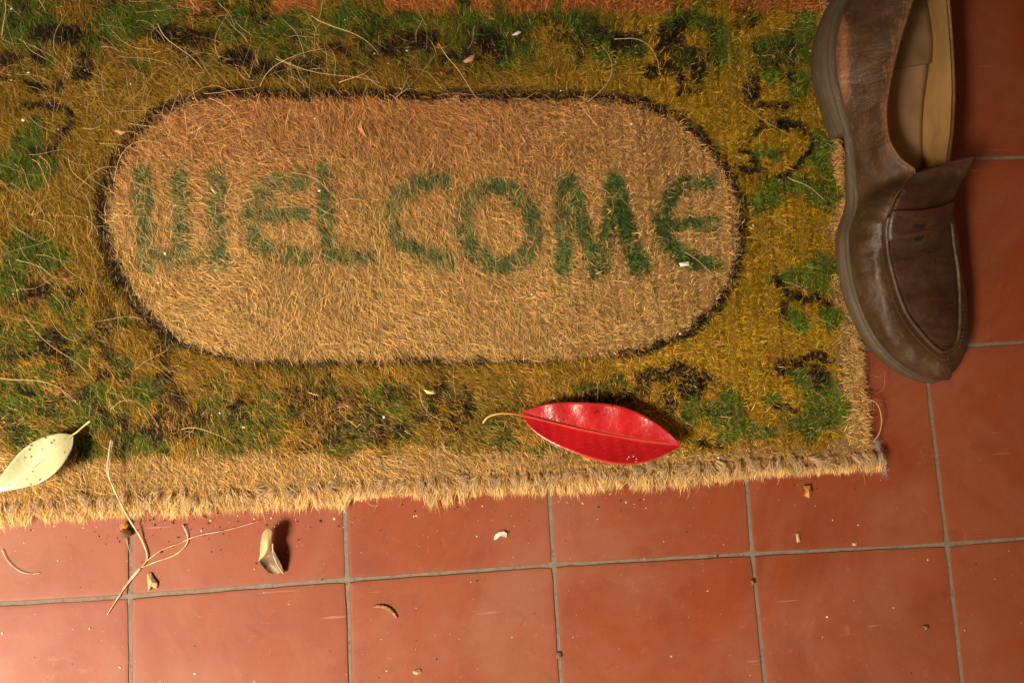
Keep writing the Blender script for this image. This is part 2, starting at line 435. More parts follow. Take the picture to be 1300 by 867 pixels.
TAN = C(.68, .415, .145); GOLD = C(.66, .43, .17); OCH = C(.305, .176, .020); GRN = C(.072, .108, .011); BLK = C(.024, .016, .010); ORG = C(.55, .20, .045); LGR = C(.18, .215, .072)
def paint(x, y, r):
    """dye colour at photo-plane position (x, y); r (n,) random per fibre"""
    x0, y0 = x, y
    wx = (noise(x, y, 22, 1) - .5) * 16 + (noise(x, y, 8, 2) - .5) * 8
    wy = (noise(x, y, 22, 3) - .5) * 16 + (noise(x, y, 8, 4) - .5) * 8
    lx = x + wx * .28; ly = y + wy * .28
    x = x + wx; y = y + wy
    n = len(x); g = (lambda a: a[:, None])
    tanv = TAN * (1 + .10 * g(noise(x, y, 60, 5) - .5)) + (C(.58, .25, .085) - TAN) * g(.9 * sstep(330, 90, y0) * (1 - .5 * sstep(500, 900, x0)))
    col = tanv.copy()
    # printed area
    inside = sstep(588, 572, y + .008 * x) * sstep(1062 + .055 * (y0 - 200), 1054 + .055 * (y0 - 200), x + wx * .5) * sstep(-22, -12, x) * sstep(-40, -30, y)
    toporg = sstep(16, 8, y0 + wy * .6) * (1 - sstep(.0, .3, ell(x, y, [(450, 5, 55, 40), (640, 5, 14, 30), (585, 5, 10, 30), (708, 5, 14, 14), (900, 0, 30, 20), (300, 0, 50, 30), (160, 0, 80, 40), (20, 0, 90, 40), (860, 8, 10, 20)])))
    # oval test with ray casting through polygon distance
    d = polyd(lx, ly, [tuple(p) for p in OV] + [tuple(OV[0])])
    ins = np.zeros(n, bool)
    P = OV
    for (ax, ay), (bx, by) in zip(P, np.roll(P, -1, axis=0)):
        c = (ay > ly) != (by > ly)
        ins ^= c & (lx < (bx - ax) * (ly - ay) / (by - ay + 1e-12) + ax)
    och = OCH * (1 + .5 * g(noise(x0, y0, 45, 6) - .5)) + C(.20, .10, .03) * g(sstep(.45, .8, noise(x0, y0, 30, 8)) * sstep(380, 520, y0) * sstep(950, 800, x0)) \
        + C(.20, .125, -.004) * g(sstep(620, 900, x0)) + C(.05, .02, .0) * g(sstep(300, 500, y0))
    mask = inside * (~ins)
    use = r[:, 0] < mask * (.97 - .05 * sstep(400, 560, y0))
    col[use] = och[use]
    og = use & (r[:, 1] < toporg); col[og] = ORG
    out = use & ~og
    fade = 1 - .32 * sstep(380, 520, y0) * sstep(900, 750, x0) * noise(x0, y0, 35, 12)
    gg = ell(x, y, GREEN)
    pg = sstep(-.22, .30, gg) * fade * .92
    pg = np.maximum(pg, .62 * sstep(.50, .68, noise(x, y, 30, 80)) * np.maximum(sstep(300, 420, y0) * sstep(520, 300, x0), sstep(440, 520, y0) * sstep(720, 500, x0)))
    pg = np.maximum(pg, .5 * sstep(.52, .7, noise(x, y, 26, 81)) * sstep(110, 70, y0))
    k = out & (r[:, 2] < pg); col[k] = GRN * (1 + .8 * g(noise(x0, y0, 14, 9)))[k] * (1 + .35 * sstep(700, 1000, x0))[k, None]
    bb = ell(x, y, BLACK); pb = sstep(-.25, .38, bb) * fade
    for L, hw_ in BLINES:
        pb = np.maximum(pb, sstep(hw_ + 2.5, hw_ - 2, polyd(x0 + wx * .8, y0 + wy * .8, L)) * (.30 + 1.0 * sstep(.25, .60, noise(x0, y0, 15, 83))))
    pb = np.maximum(pb, .60 * sstep(.56, .74, noise(x, y, 24, 82)) * np.maximum(sstep(300, 420, y0) * sstep(560, 300, x0), np.maximum(sstep(450, 500, y0) * sstep(740, 560, x0), sstep(105, 70, y0) * .9)))
    k = out & (r[:, 3] < pb * .86); col[k] = BLK
    # outline of oval
    thick = 7.5 - 2.5 * sstep(420, 450, y0) + 2.2 * sstep(260, 160, x0) * sstep(430, 380, y0)
    po = sstep(thick + 3.5, thick - 5, d) * (.66 + .22 * noise(x0, y0, 16, 18) - .5 * sstep(435, 455, y0) * sstep(.35, .7, noise(x0, y0, 26, 14)))
    k = (r[:, 4] < po); col[k] = BLK
    # letters
    pl = np.zeros(n)
    for L, hw_ in LET:
        pl = np.maximum(pl, sstep(hw_ + 4, hw_ - 4, polyd(lx, ly, L)))
    worn = .56 + .38 * sstep(.3, .7, noise(x0, y0, 11, 15)) + .12 * sstep(650, 750, x0)
    k = ins & (r[:, 5] < pl * worn)
    lg = LGR * (1 + .5 * g(noise(x0, y0, 12, 16) - .5))
    lg = lg + (C(.105, .165, .035) - LGR) * g(sstep(660, 780, x0) * .9)
    col[k] = lg[k]
    # thin stray line and a burnt dark patch on the bare margin
    return np.clip(col, .004, 1)

doormat = empty('doormat', ((MX0 + MX1) / 2, (MY0 + MY1) / 2, 0))
tag(doormat, 'worn coir doormat printed WELCOME in green inside a black oval, lying on the red tiles', 'doormat')
DL = np.array(doormat.location)
def hz(x, y):   # top of the woven body, uneven and bent down at the rim
    px_r = sstep(.25, .45, x)
    h = .0125 + .0022 * (noise(x * 1000, y * 1000, 38, 21) - .5) + .0014 * (noise(x * 1000, y * 1000, 13, 22) - .5)
    h = h + px_r * .0011 * np.cos(x * 2 * math.pi / .0155 + 2 * noise(x * 1000, y * 1000, 60, 23))
    return h
# woven body in the pile's dye, darkened to paint shade into the gaps
nx, ny = 440, 290
bx_ = np.linspace(MX0 + .004, MX1 - .004, nx); by_ = np.linspace(MY0 + .006, MY1 - .004, ny)
BX, BY = np.meshgrid(bx_, by_)
BZ = hz(BX, BY)
ed = np.minimum(np.minimum(BX - bx_[0], bx_[-1] - BX), np.minimum(BY - by_[0], by_[-1] - BY))
BZ = BZ * (.25 + .75 * sstep(-.001, .010, ed))
V = np.stack([BX, BY, BZ], -1).reshape(-1, 3)
qx, qy = proj(V + np.array([0, 0, .006]))
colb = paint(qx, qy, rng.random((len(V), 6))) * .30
ringi = [j for j in range(nx)] + [nx * i + nx - 1 for i in range(1, ny)] + [nx * (ny - 1) + j for j in range(nx - 2, -1, -1)] + [nx * i for i in range(ny - 2, 0, -1)]
nb = len(V)
VB = V[ringi].copy(); VB[:, 2] = .0004
Fb = grid_faces(ny, nx)
m = len(ringi)
Fs = np.array([(ringi[k], ringi[(k + 1) % m], nb + (k + 1) % m, nb + k) for k in range(m)])[:, ::-1]
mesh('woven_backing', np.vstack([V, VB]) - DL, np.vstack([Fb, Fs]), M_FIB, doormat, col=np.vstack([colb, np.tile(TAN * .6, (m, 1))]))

def fibres(name, P0, ang, L, lift, col, wid, parent, org, curl=None, droop=None, segs=3, rise=.5, mat=None, kind='stuff'):
    """thin tapered blades: P0 roots (n,3), ang heading, L length, lift 0 lying .. 1 upright"""
    n = len(P0); cu = rng.normal(0, .35, n) if curl is None else curl
    ts = np.linspace(0, 1, segs + 1); pts = []; p = P0.copy(); pts.append(p)
    el0 = np.arctan2(lift, 1 - lift + 1e-3)
    for s_ in range(segs):
        t = (s_ + .5) / segs
        a = ang + cu * (t - .3)
        e = el0 * (1 - (rise) * t * 1.3) if droop is None else el0 - droop * t
        st = (L / segs)
        p = p + np.stack([np.cos(a) * np.cos(e) * st, np.sin(a) * np.cos(e) * st, np.sin(e) * st], -1)
        pts.append(p)
    sx = -np.sin(ang); sy = np.cos(ang); tw = rng.normal(0, .5, n)
    side = np.stack([sx * np.cos(tw), sy * np.cos(tw), np.sin(tw)], -1)
    Vv = []
    for s_, t in enumerate(ts[:-1]):
        wv = (wid * (1 - .45 * t))[:, None] * side * .5
        Vv += [pts[s_] - wv, pts[s_] + wv]
    Vv.append(pts[-1])
    K = len(Vv)
    VV = np.stack(Vv, 1).reshape(-1, 3)
    VV[:, 2] = np.maximum(VV[:, 2], .0006)
    base = (np.arange(n) * K)[:, None]
    tris = []
    for s_ in range(segs - 1):
        a = 2 * s_; tris += [[a, a + 1, a + 3], [a, a + 3, a + 2]]
    a = 2 * (segs - 1); tris.append([a, a + 1, a + 2])
    F = (base[:, None, :] + np.array(tris)[None]).reshape(-1, 3)
    o = mesh(name, VV - org, F, mat or M_FIB, parent, smooth=True, col=np.repeat(col, K, axis=0))
    if kind: o['kind'] = kind
    return o

# pile
N = 450000
fx = MX0 + .002 + (MX1 - MX0 - .004) * rng.random(N); fy = MY0 + .004 + (MY1 - MY0 - .006) * rng.random(N)
# tufts: pull roots towards row centres on the right hand side
tx = np.round(fx / .0062) * .0062; ty = np.round(fy / .0058) * .0058
pull = (.30 * sstep(.2, .4, fx) + .12) * sstep(MX1 - .012, MX1 - .035, fx)
fx += (tx - fx) * pull; fy += (ty - fy) * pull
fz = hz(fx, fy) - .0015
edg = np.minimum(np.minimum(fx - MX0, MX1 - fx), np.minimum(fy - MY0, MY1 - fy))
fz *= (.45 + .55 * sstep(0, .010, edg))
P0 = np.stack([fx, fy, fz], -1)
qx, qy = proj(P0 + np.array([0, 0, .004]))
right = sstep(520, 900, qx)
flow = -1.05 + 1.2 * (noise(qx, qy, 110, 31) - .5) + .8 * (noise(qx, qy, 34, 32) - .5)
flow = flow * (1 - right) + right * (-1.57 + 3.0 * (noise(qx, qy, 40, 33) - .5))
ang = flow + rng.normal(0, .45, N) + right * rng.normal(0, .7, N)
flip = rng.random(N) < .22; ang[flip] += math.pi + rng.normal(0, .3, flip.sum())
# edges lean outwards
eb = sstep(.030, .004, fy - MY0); er = sstep(.016, .002, MX1 - fx)
ang = np.where(rng.random(N) < eb * .8, -1.57 + rng.normal(0, .45, N), ang)
ang = np.where(rng.random(N) < er * .75, rng.normal(0, .7, N), ang)
Lf = (.0084 - .0030 * right) * np.exp(rng.normal(0, .28, N))
Lf *= 1 - .35 * np.maximum(er, eb * .5)
lift = np.clip(.38 + .20 * right + .16 * (noise(qx, qy, 26, 35) - .5) + rng.normal(0, .17, N), .06, .9)
MIDP = P0 + np.stack([np.cos(ang) * Lf * .45, np.sin(ang) * Lf * .45, Lf * .4], -1)
qx, qy = proj(MIDP)
rr = rng.random((N, 6))
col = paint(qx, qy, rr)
col *= np.exp(np.minimum(rng.normal(0, .52, N), .38 + .14 * rng.random(N)))[:, None]
# per fibre hue drift
col *= (1 + rng.normal(0, .06, (N, 3)))
# sun bleached pale straws
pale = rng.random(N) < .025 + .03 * sstep(350, 560, qy); col[pale] = col[pale] * .3 + C(.50, .34, .17) * .7
wid = (.00027 + .00006 * right) * np.exp(rng.normal(0, .25, N))
fibres('pile', P0, ang, Lf, lift, col, wid, doormat, DL)

# fringe of cut tufts hanging over the near edge
def fringe(side):
    P = []; A = []; LL = []; CC = []; LI = []
    x = MX0 if side == 'b' else MY0
    end = MX1 if side == 'b' else MY1
    while x < end:
        step = .0028 + .0030 * random.random(); x += step
        xx = x
        if side == 'b':
            pxx = unp(0, 650, .01); u = (xx - MX0)
            big = noise(np.array([xx * 1000]), np.array([3.]), 28, 41)[0]
            ln = .0062 + .0048 * big
            if .205 < xx < .235: ln += .0045
            if .155 < xx < .20: ln -= .005
            if xx > .42: ln *= .75
            k = 62
            tilt = random.gauss(0, .3); ln *= random.uniform(.82, 1.15)
            ox = rng.normal(0, .0019, k); r0 = np.stack([xx + ox, MY0 + .0035 + rng.normal(0, .0014, k), rng.uniform(.0025, .012, k)], -1)
            a = -1.57 + tilt - ox * 90 + rng.normal(0, .20, k)
        else:
            ln = .0045 + .002 * random.random(); k = 16
            r0 = np.stack([MX1 - .003 + rng.normal(0, .0008, k), xx + rng.normal(0, .002, k), rng.uniform(.002, .011, k)], -1)
            a = random.gauss(0, .3) + rng.normal(0, .45, k)
        P.append(r0); A.append(a); LL.append(ln * np.exp(rng.normal(0, .18, k))); LI.append(np.clip(rng.normal(.1, .12, k), -.3, .5))
        c0 = GOLD * math.exp(random.gauss(0, .14)) if side == 'b' else TAN * math.exp(random.gauss(0, .2))
        CC.append(c0 * np.exp(rng.normal(0, .22, k))[:, None])
    return np.vstack(P), np.concatenate(A), np.concatenate(LL), np.vstack(CC), np.concatenate(LI)
for side, nm in (('b', 'fringe'), ('r', 'side_fringe')):
    P_, A_, L_, C_, I_ = fringe(side)
    fibres(nm, P_, A_, L_, np.maximum(I_, 0), C_, np.full(len(P_), .00036), doormat, DL, droop=np.full(len(P_), .75))

# twisted edge tufts (knots of the binding row) set back from the fringe
P = []; A = []; LL = []; CC = []; LI = []
x = MX0 + .004
while x < MX1 - .004:
    x += .0068 + .0024 * random.random()
    k = 46; grey = random.random()
    cy = MY0 + .0105 + random.gauss(0, .0012)
    th_ = rng.uniform(0, 6.28, k)
    P.append(np.stack([x + .0014 * np.cos(th_), cy + .0018 * np.sin(th_), np.full(k, .0128) + rng.normal(0, .0006, k)], -1))
    A.append(th_ * .0 - 1.57 + random.gauss(0, .7) + rng.normal(0, .25, k)); LL.append(np.full(k, .0085) * np.exp(rng.normal(0, .2, k)))
    CC.append((C(.62, .42, .22) * (1 - .3 * grey)) * np.exp(rng.normal(0, .2, k))[:, None]); LI.append(np.clip(rng.normal(.55, .1, k), .2, .9))
fibres('edge_tuft', np.vstack(P), np.concatenate(A), np.concatenate(LL), np.concatenate(LI), np.vstack(CC), np.full(sum(map(len, P)), .00046), doormat, DL, droop=np.full(sum(map(len, P)), 1.5), segs=4)

# long loose strands matted over the pile
def strand(px, py, z, L, a, bend, r, wob=.0006, lift=.002):
    n = 14; p = unp(px, py, z).copy(); pts = [p.copy()]
    for i in range(n):
        t = i / n
        aa = a + bend * t + .25 * math.sin(5 * t + px)
        p = p + np.array([math.cos(aa), math.sin(aa), 0]) * L / n
        q = p.copy(); q[2] = z + lift * math.sin(math.pi * t) + random.gauss(0, wob * .3)
        pts.append(q)
    return tube(pts, np.linspace(r, r * .5, n + 1), 4)
parts = []; cols = []
def add_strand(*a, c=None, **k):
    v, f = strand(*a, **k); parts.append((v, f)); c = C(.70, .48, .25) if c is None else c
    cols.append(np.tile(c * math.exp(random.gauss(0, .25)), (len(v), 1)))
for _ in range(440):
    u = random.random()
    if u < .62: x_, y_ = random.uniform(-40, 420), random.uniform(0, 560) * random.uniform(.5, 1)
    elif u < .75: x_, y_ = random.gauss(330, 110), random.gauss(90, 45)
    else: x_, y_ = random.uniform(400, 1080), random.uniform(0, 600)
    if not (-45 < x_ < 1085 and -20 < y_ < 610): continue
    s_ = 1 if x_ < 600 else .65
    add_strand(x_, y_, .0195 + random.random() * .002, random.uniform(.012, .042) * s_, random.gauss(-.9, .75) + (math.pi if random.random() < .5 else 0), random.gauss(0, .8), random.uniform(.00008, .00016))
for (x_, y_, L_, a_, b_) in [(225, 5, .055, -.35, 2.2), (330, 110, .06, 1.2, -1.4), (145, 230, .055, 1.25, -1.5), (430, 105, .03, .1, .9), (200, 30, .05, -1., .2), (395, 20, .06, -.5, -.3), (560, 60, .05, -1.4, .8), (745, 130, .055, .7, 1.3), (780, 50, .05, -.2, -1.1), (870, 320, .04, -.7, .2), (20, 330, .06, -.5, -.6), (30, 400, .07, -.7, -.3), (0, 480, .06, -.2, -.5), (140, 520, .045, .5, -1.8), (230, 545, .04, .4, -1.6), (940, 130, .05, -.6, -.1), (1000, 225, .035, -.9, .6), (350, 75, .08, -.2, -.2)]:
    add_strand(x_, y_, .0215, L_, a_, b_, .00024, lift=.005)
# wisps reaching out over the tiles
for _ in range(150):
    x_ = random.uniform(-20, 1110); y_ = 655 - .055 * x_ + random.uniform(-22, 2)
    if random.random() < .16: x_ = random.uniform(1098, 1112); y_ = random.uniform(470, 600)
    v, f = strand(x_, y_, .004, random.uniform(.006, .018), random.gauss(-1.3, .8), random.gauss(0, 1.6), random.uniform(.00009, .00017), lift=.001)
    v[:, 2] = np.maximum(v[:, 2] - .002, .0004)
    parts.append((v, f)); cols.append(np.tile(C(.60, .36, .18) * math.exp(random.gauss(0, .3)), (len(v), 1)))
# the loop of cord at the right-hand rim
for pts_, r_ in [([(1098, 505), (1113, 512), (1119, 530), (1117, 548), (1108, 562)], .0005), ([(1112, 500), (1122, 492), (1124, 470)], .00018)]:
    q = catmull(pts_, 24); v, f = tube([unp(a, b, .016 - .006 * i / 24) for i, (a, b) in enumerate(q)], r_, 5)
    parts.append((v, f)); cols.append(np.tile(C(.55, .30, .12), (len(v), 1)))
v, f = merge(parts)
tag(mesh('loose_strand', v - DL, f, M_FIB, doormat, col=np.vstack(cols)), kind='stuff')

# ------------------------------------------------------------------ brown shoe
ROLL = math.radians(13)
sx0 = unp(1205, 350, 0)[0]
SH = Matrix.Translation((sx0, 0.20, 0.0)) @ Matrix.Rotation(ROLL, 4, 'Y')
SHn = np.array(SH); SHi = np.linalg.inv(SHn)
shoe = bpy.data.objects.new('shoe', None); shoe.empty_display_size = .03; link(shoe)
shoe.matrix_world = SH
tag(shoe, 'worn brown leather slip-on shoe with pointed tongue, tipped on the right doormat edge', 'shoe')
def UL(px, py, h):
    o = (SHi @ np.array([*PP, 1]))[:3]; d = SHi[:3, :3] @ ray(px, py)
    return o + d * ((h - o[2]) / d[2])
def loop(keys, us):
    """keys: (u, px, py, h_cm) ; returns local points at parameters us (closed, period 16)"""
    K = sorted(keys); ku = np.array([k[0] for k in K]); P = np.array([UL(k[1], k[2], k[3] / 100) for k in K])
    ku3 = np.concatenate([ku - 16, ku, ku + 16]); P3 = np.vstack([P, P, P])
    # cubic hermite with finite-difference tangents
    m_ = np.zeros_like(P3)
    m_[1:-1] = (P3[2:] - P3[:-2]) / (ku3[2:] - ku3[:-2])[:, None]
    i = np.clip(np.searchsorted(ku3, us, side='right') - 1, 1, len(ku3) - 3)
    h = (ku3[i + 1] - ku3[i])[:, None]; t = ((us - ku3[i]) / (ku3[i + 1] - ku3[i]))[:, None]
    return (2 * t ** 3 - 3 * t ** 2 + 1) * P3[i] + (t ** 3 - 2 * t ** 2 + t) * h * m_[i] + (-2 * t ** 3 + 3 * t ** 2) * P3[i + 1] + (t ** 3 - t ** 2) * h * m_[i + 1]
NU = 256
US = np.linspace(0, 16, NU, endpoint=False)
FOOT = [(0, 1180, 487, 0), (1, 1136, 473, 0), (2, 1096, 436, 0), (3, 1068, 376, 0), (4, 1058, 308, 0), (4.6, 1066, 272, 0), (5, 1070, 250, .4), (6, 1063, 178, 1.0), (7, 1028, 95, 0), (8, 1043, 20, 0), (9, 1085, -24, 0), (10, 1135, -10, 0), (11, 1156, 70, 0), (12, 1150, 170, 0), (13, 1160, 260, 0), (14, 1180, 330, 0), (14.7, 1194, 400, 0), (15.3, 1200, 452, 0), (15.65, 1194, 474, 0)]
foot = loop(FOOT, US)[:, :2]
cen = foot.mean(0)
def normals2(L):
    t = np.roll(L, -1, 0) - np.roll(L, 1, 0); nn = np.stack([t[:, 1], -t[:, 0]], -1); nn /= np.linalg.norm(nn, axis=1)[:, None]
    if ((L - L.mean(0)) * nn).sum() < 0: nn = -nn
    return nn
def smooth_closed(A, k=4):
    for _ in range(k): A = .25 * np.roll(A, 1, 0) + .5 * A + .25 * np.roll(A, -1, 0)
    return A
foot = smooth_closed(foot, 3)
nf = normals2(foot)
def lerp_u(us, tab):
    tu = [t[0] for t in tab]; tv = [t[1] for t in tab]
    return np.interp(us, tu, tv)
# sole heights around the foot (m): underside and top of the sole slab
zb = lerp_u(US, [(0, .0), (4.3, .0), (5.2, .007), (6, .016), (7, .020), (11, .020), (12, .016), (13, .006), (13.8, .0), (16, 0)])
zt = lerp_u(US, [(0, .013), (2, .014), (4.3, .016), (5.4, .020), (6, .024), (7, .028), (11, .028), (12, .024), (13.2, .017), (14, .015), (16, .013)])
zb = smooth_closed(zb[:, None], 4)[:, 0]; zt = smooth_closed(zt[:, None], 6)[:, 0]
def ringp(off, z): return np.column_stack([foot + nf * (off if np.ndim(off) == 0 else np.asarray(off)[:, None]), z])
def capped(rings, cap0=True, cap1=True):
    n_ = len(rings[0]); V = np.vstack(rings); F = [tuple(map(int, f)) for f in grid_faces(len(rings), n_, True)]
    if cap0: V = np.vstack([V, rings[0].mean(0)]); c = len(V) - 1; F += [(j, c, (j + 1) % n_)[::1] for j in range(n_)]
    if cap1: V = np.vstack([V, rings[-1].mean(0)]); c = len(V) - 1; b = (len(rings) - 1) * n_; F += [(b + j, b + (j + 1) % n_, c) for j in range(n_)]
    return V, F
h_ = zt - zb
rings = [ringp(-.004, zb + .0003), ringp(-.001, zb + .0006), ringp(0, zb + .002), ringp(.0006, zb + h_ * .4), ringp(0, zb + h_ * .78), ringp(-.0016, zb + h_ * .83), ringp(-.0004, zb + h_ * .88), ringp(-.0008, zt - .0004), ringp(-.004, zt), ringp(-.010, zt - .001)]
V, F = capped(rings); mesh('sole', V, F, M_SOLE, shoe)
# heel block
hs = (US > 6.06) & (US < 11.9)
hp = foot[hs]; hnn = nf[hs]
def heelring(off, z):
    return np.column_stack([hp + hnn * off, np.full(len(hp), z)])
R_ = [heelring(-.002, 0), heelring(0, .0015), heelring(.0006, .010), heelring(.0002, .0195), heelring(-.002, .0215)]
V = np.vstack(R_); k = len(hp); F = [tuple(map(int, f)) for f in grid_faces(len(R_), k, True)]
F.append(tuple(range(k))[::-1]); F.append(tuple((len(R_) - 1) * k + j for j in range(k)))
mesh('heel', V, F, M_SOLE, shoe, smooth=True).data.polygons.foreach_get
# upper
TOP = [(0, 1199, 446, 3.4), (.6, 1187, 442, 3.5), (1.2, 1170, 425, 3.7), (2, 1151, 400, 3.9), (2.6, 1140, 374, 4.1), (3.2, 1130, 338, 4.5), (3.8, 1125, 304, 5.1), (4.3, 1127, 277, 5.6), (4.6, 1138, 246, 6.2), (4.9, 1161, 219, 6.3),
       (5.15, 1143, 202, 5.9), (5.5, 1129, 178, 5.6), (6, 1124.5, 143, 5.5), (6.5, 1130, 102, 5.7), (7, 1142, 52, 6.3), (7.6, 1158, 0, 7.0), (8.3, 1170, -50, 7.6), (9, 1186, -70, 7.8), (9.7, 1200, -45, 7.4), (10.3, 1204, 0, 6.8), (11, 1208, 48, 6.2), (11.6, 1211, 110, 5.7), (12.2, 1209, 165, 5.6), (12.7, 1204, 205, 6.0),
       (13.1, 1202, 245, 5.7), (13.6, 1206, 275, 5.2), (14.2, 1210, 310, 4.5), (14.8, 1216, 350, 4.0), (15.3, 1218, 400, 3.7), (15.65, 1214, 434, 3.5)]
top = loop(TOP, US)
topc = top
feather = ringp(-.0035, zt - .0008)
# the side walls bulge: blend between feather and top with outward push
hh = top[:, 2] - feather[:, 2]
fore = 1 - sstep(4.2, 5.2, US) * sstep(13.6, 12.8, US)
bul = .0065 * fore + .0028 * (1 - fore)
bul = bul * (1 - .75 * sstep(12.5, 14, US))
bul = bul * (1 - .8 * sstep(1.5, .3, np.abs(US - 9)))
rings = []
def nz(a, s, sd): return noise(a * 1000, np.linspace(0, NU, NU), s, sd)
NR = 22
crease = np.exp(-((US - 3.6) / .8) ** 2) + .6 * np.exp(-((US - 13.6) / .9) ** 2)
for r_ in range(NR + 1):
    t = r_ / NR
    # fore part rises steeply then rolls over to the seam; rear is a nearly straight wall
    te = (1 - (1 - t) ** 1.9) * fore + t * (1 - fore)
    xy = feather[:, :2] * (1 - t ** 1.25)[..., None] + top[:, :2] * (t ** 1.25) if False else feather[:, :2] + (top[:, :2] - feather[:, :2]) * np.array([t ** (1.0 + .75 * f) for f in fore])[:, None]
    z = feather[:, 2] + hh * te
    push = bul * math.sin(math.pi * min(1, t * .92 + .06)) ** .8
    wr = (noise(US * 60, np.full(NU, t * 60), 17, 51) - .5) * .0032 * math.sin(math.pi * t) + (noise(US * 170, np.full(NU, t * 30), 13, 52) - .5) * .0030 * crease * math.sin(math.pi * t) - .0011 * crease * np.exp(-((((US * 5.5 + 1.6 * t + 1.5 * noise(US * 60, np.full(NU, t * 60), 20, 57)) % 1) - .5) / .13) ** 2) * math.sin(math.pi * t)
    p = np.column_stack([xy + nf * (push + wr)[:, None], z])
    if r_ == 0: p = feather - np.array([0, 0, .001])
    rings.append(p)
SIDE = np.array(rings)
def add_side():
    V = SIDE.reshape(-1, 3); F = [tuple(map(int, f)) for f in grid_faces(NR + 1, NU, True)]
    W = (SHn[:3, :3] @ V.T).T + SHn[:3, 3]; ax, ay = proj(W)
    uu = np.tile(US, NR + 1); tt = np.repeat(np.linspace(0, 1, NR + 1), NU)
    wear = 1.0 * np.exp(-((ax - 1071) / 9) ** 2) * sstep(0, 40, ay) * sstep(150, 110, ay) + .55 * sstep(.80, 1, tt) * sstep(4.4, 5, uu) * sstep(13, 12, uu) + .28 * np.exp(-((ax - 1095) / 26) ** 2 - ((ay - 150) / 70) ** 2) \
        + .12 * np.exp(-((ax - 1115) / 20) ** 2 - ((ay - 60) / 50) ** 2) + .3 * np.exp(-((ax - 1195) / 30) ** 2 - ((ay - 455) / 16) ** 2) + .15 * np.exp(-((ax - 1140) / 16) ** 2 - ((ay - 420) / 40) ** 2) + .1
    o = mesh('upper', V, F, M_LEA, shoe, attrs={'wear': wear}); return o
add_side()

# vamp (apron) with dome, running on into the tongue
def UPs(L): return np.array([UL(a, b, h / 100) for a, b, h in L])
Lk = UPs([(1190, 443, 3.5), (1172, 427, 3.65), (1154, 403, 3.85), (1142, 376, 4.1), (1132, 342, 4.5), (1127, 305, 5.1), (1129, 277, 5.65), (1141, 247, 6.3), (1160, 222, 6.7), (1183, 212, 7.0)])
Rk = UPs([(1206, 443, 3.45), (1215, 430, 3.5), (1217, 398, 3.65), (1214.5, 352, 4.0), (1211, 312, 4.5), (1209, 280, 5.1), (1207, 262, 5.6), (1215, 240, 6.4), (1225, 220, 7.1), (1233, 200, 7.7)])
def strip(us, off=0, nc=25, t0=0, t1=1, dome=1):
    A = catmull(Lk, 0, us=us); B = catmull(Rk, 0, us=us); V = []
    for a, b, u in zip(A, B, us):
        d = .0055 * math.sin(math.pi * min(1, (u / 9) ** .55 * .9)) * dome * (1 if u < 7 else 1 - .3 * (u - 7))
        d *= min(1, np.linalg.norm(a - b) / .03)
        for k_ in range(nc):
            t = t0 + (t1 - t0) * k_ / (nc - 1)
            p = a * (1 - t) + b * t
            p = p + np.array([0, 0, d * (1 - (2 * t - 1) ** 2) ** .8 + off])
            # walking creases across the vamp
            cz = (noise(np.array([u * 60.]), np.array([t * 12.]), 16, 61)[0] - .5) * .0034 * math.sin(math.pi * t) * (1 if u < 5.5 else .4)
            dent = -.0016 * math.exp(-((u - 3.2) / .5) ** 2) * math.sin(math.pi * t) if u < 6 else 0
            V.append(p + np.array([0, 0, cz + dent]))
    return np.array(V), A, B
def solid(V, nr, nc, th):
    """give a sheet a real thickness"""
    V2 = V - np.array([0, 0, th]); n_ = nr * nc
    F = [tuple(map(int, f)) for f in grid_faces(nr, nc)]; Fb_ = [tuple(i + n_ for i in f[::-1]) for f in F]
    ring = [j for j in range(nc)] + [nc * i + nc - 1 for i in range(1, nr)] + [nc * (nr - 1) + j for j in range(nc - 2, -1, -1)] + [nc * i for i in range(nr - 2, 0, -1)]
    S = [(ring[k], ring[k] + n_, ring[(k + 1) % len(ring)] + n_, ring[(k + 1) % len(ring)]) for k in range(len(ring))]
    return np.vstack([V, V2]), F + Fb_ + S
us = np.linspace(0, 6.9, 60); V, A_, B_ = strip(us, 0); V, F = solid(V, 60, 25, .0016)
mesh('vamp', V, F, M_LEA2, shoe, attrs={'wear': np.full(len(V), .12)})
# tongue: rises out of the throat, edge curled
us = np.linspace(5.4, 9, 34); V, A_, B_ = strip(us, .0018)
nc = 25
for i_, u in enumerate(us):
    for k_ in range(nc):
        t = k_ / (nc - 1); q = i_ * nc + k_
        s_ = sstep(6.8, 9, u)
        V[q, 2] += .004 * s_ * (t ** 2) + .0012 * s_ * math.sin(t * 5)
V, F = solid(V, 34, nc, .0016)
mesh('tongue', V, F, M_LEA2, shoe, attrs={'wear': np.full(len(V), .15)})
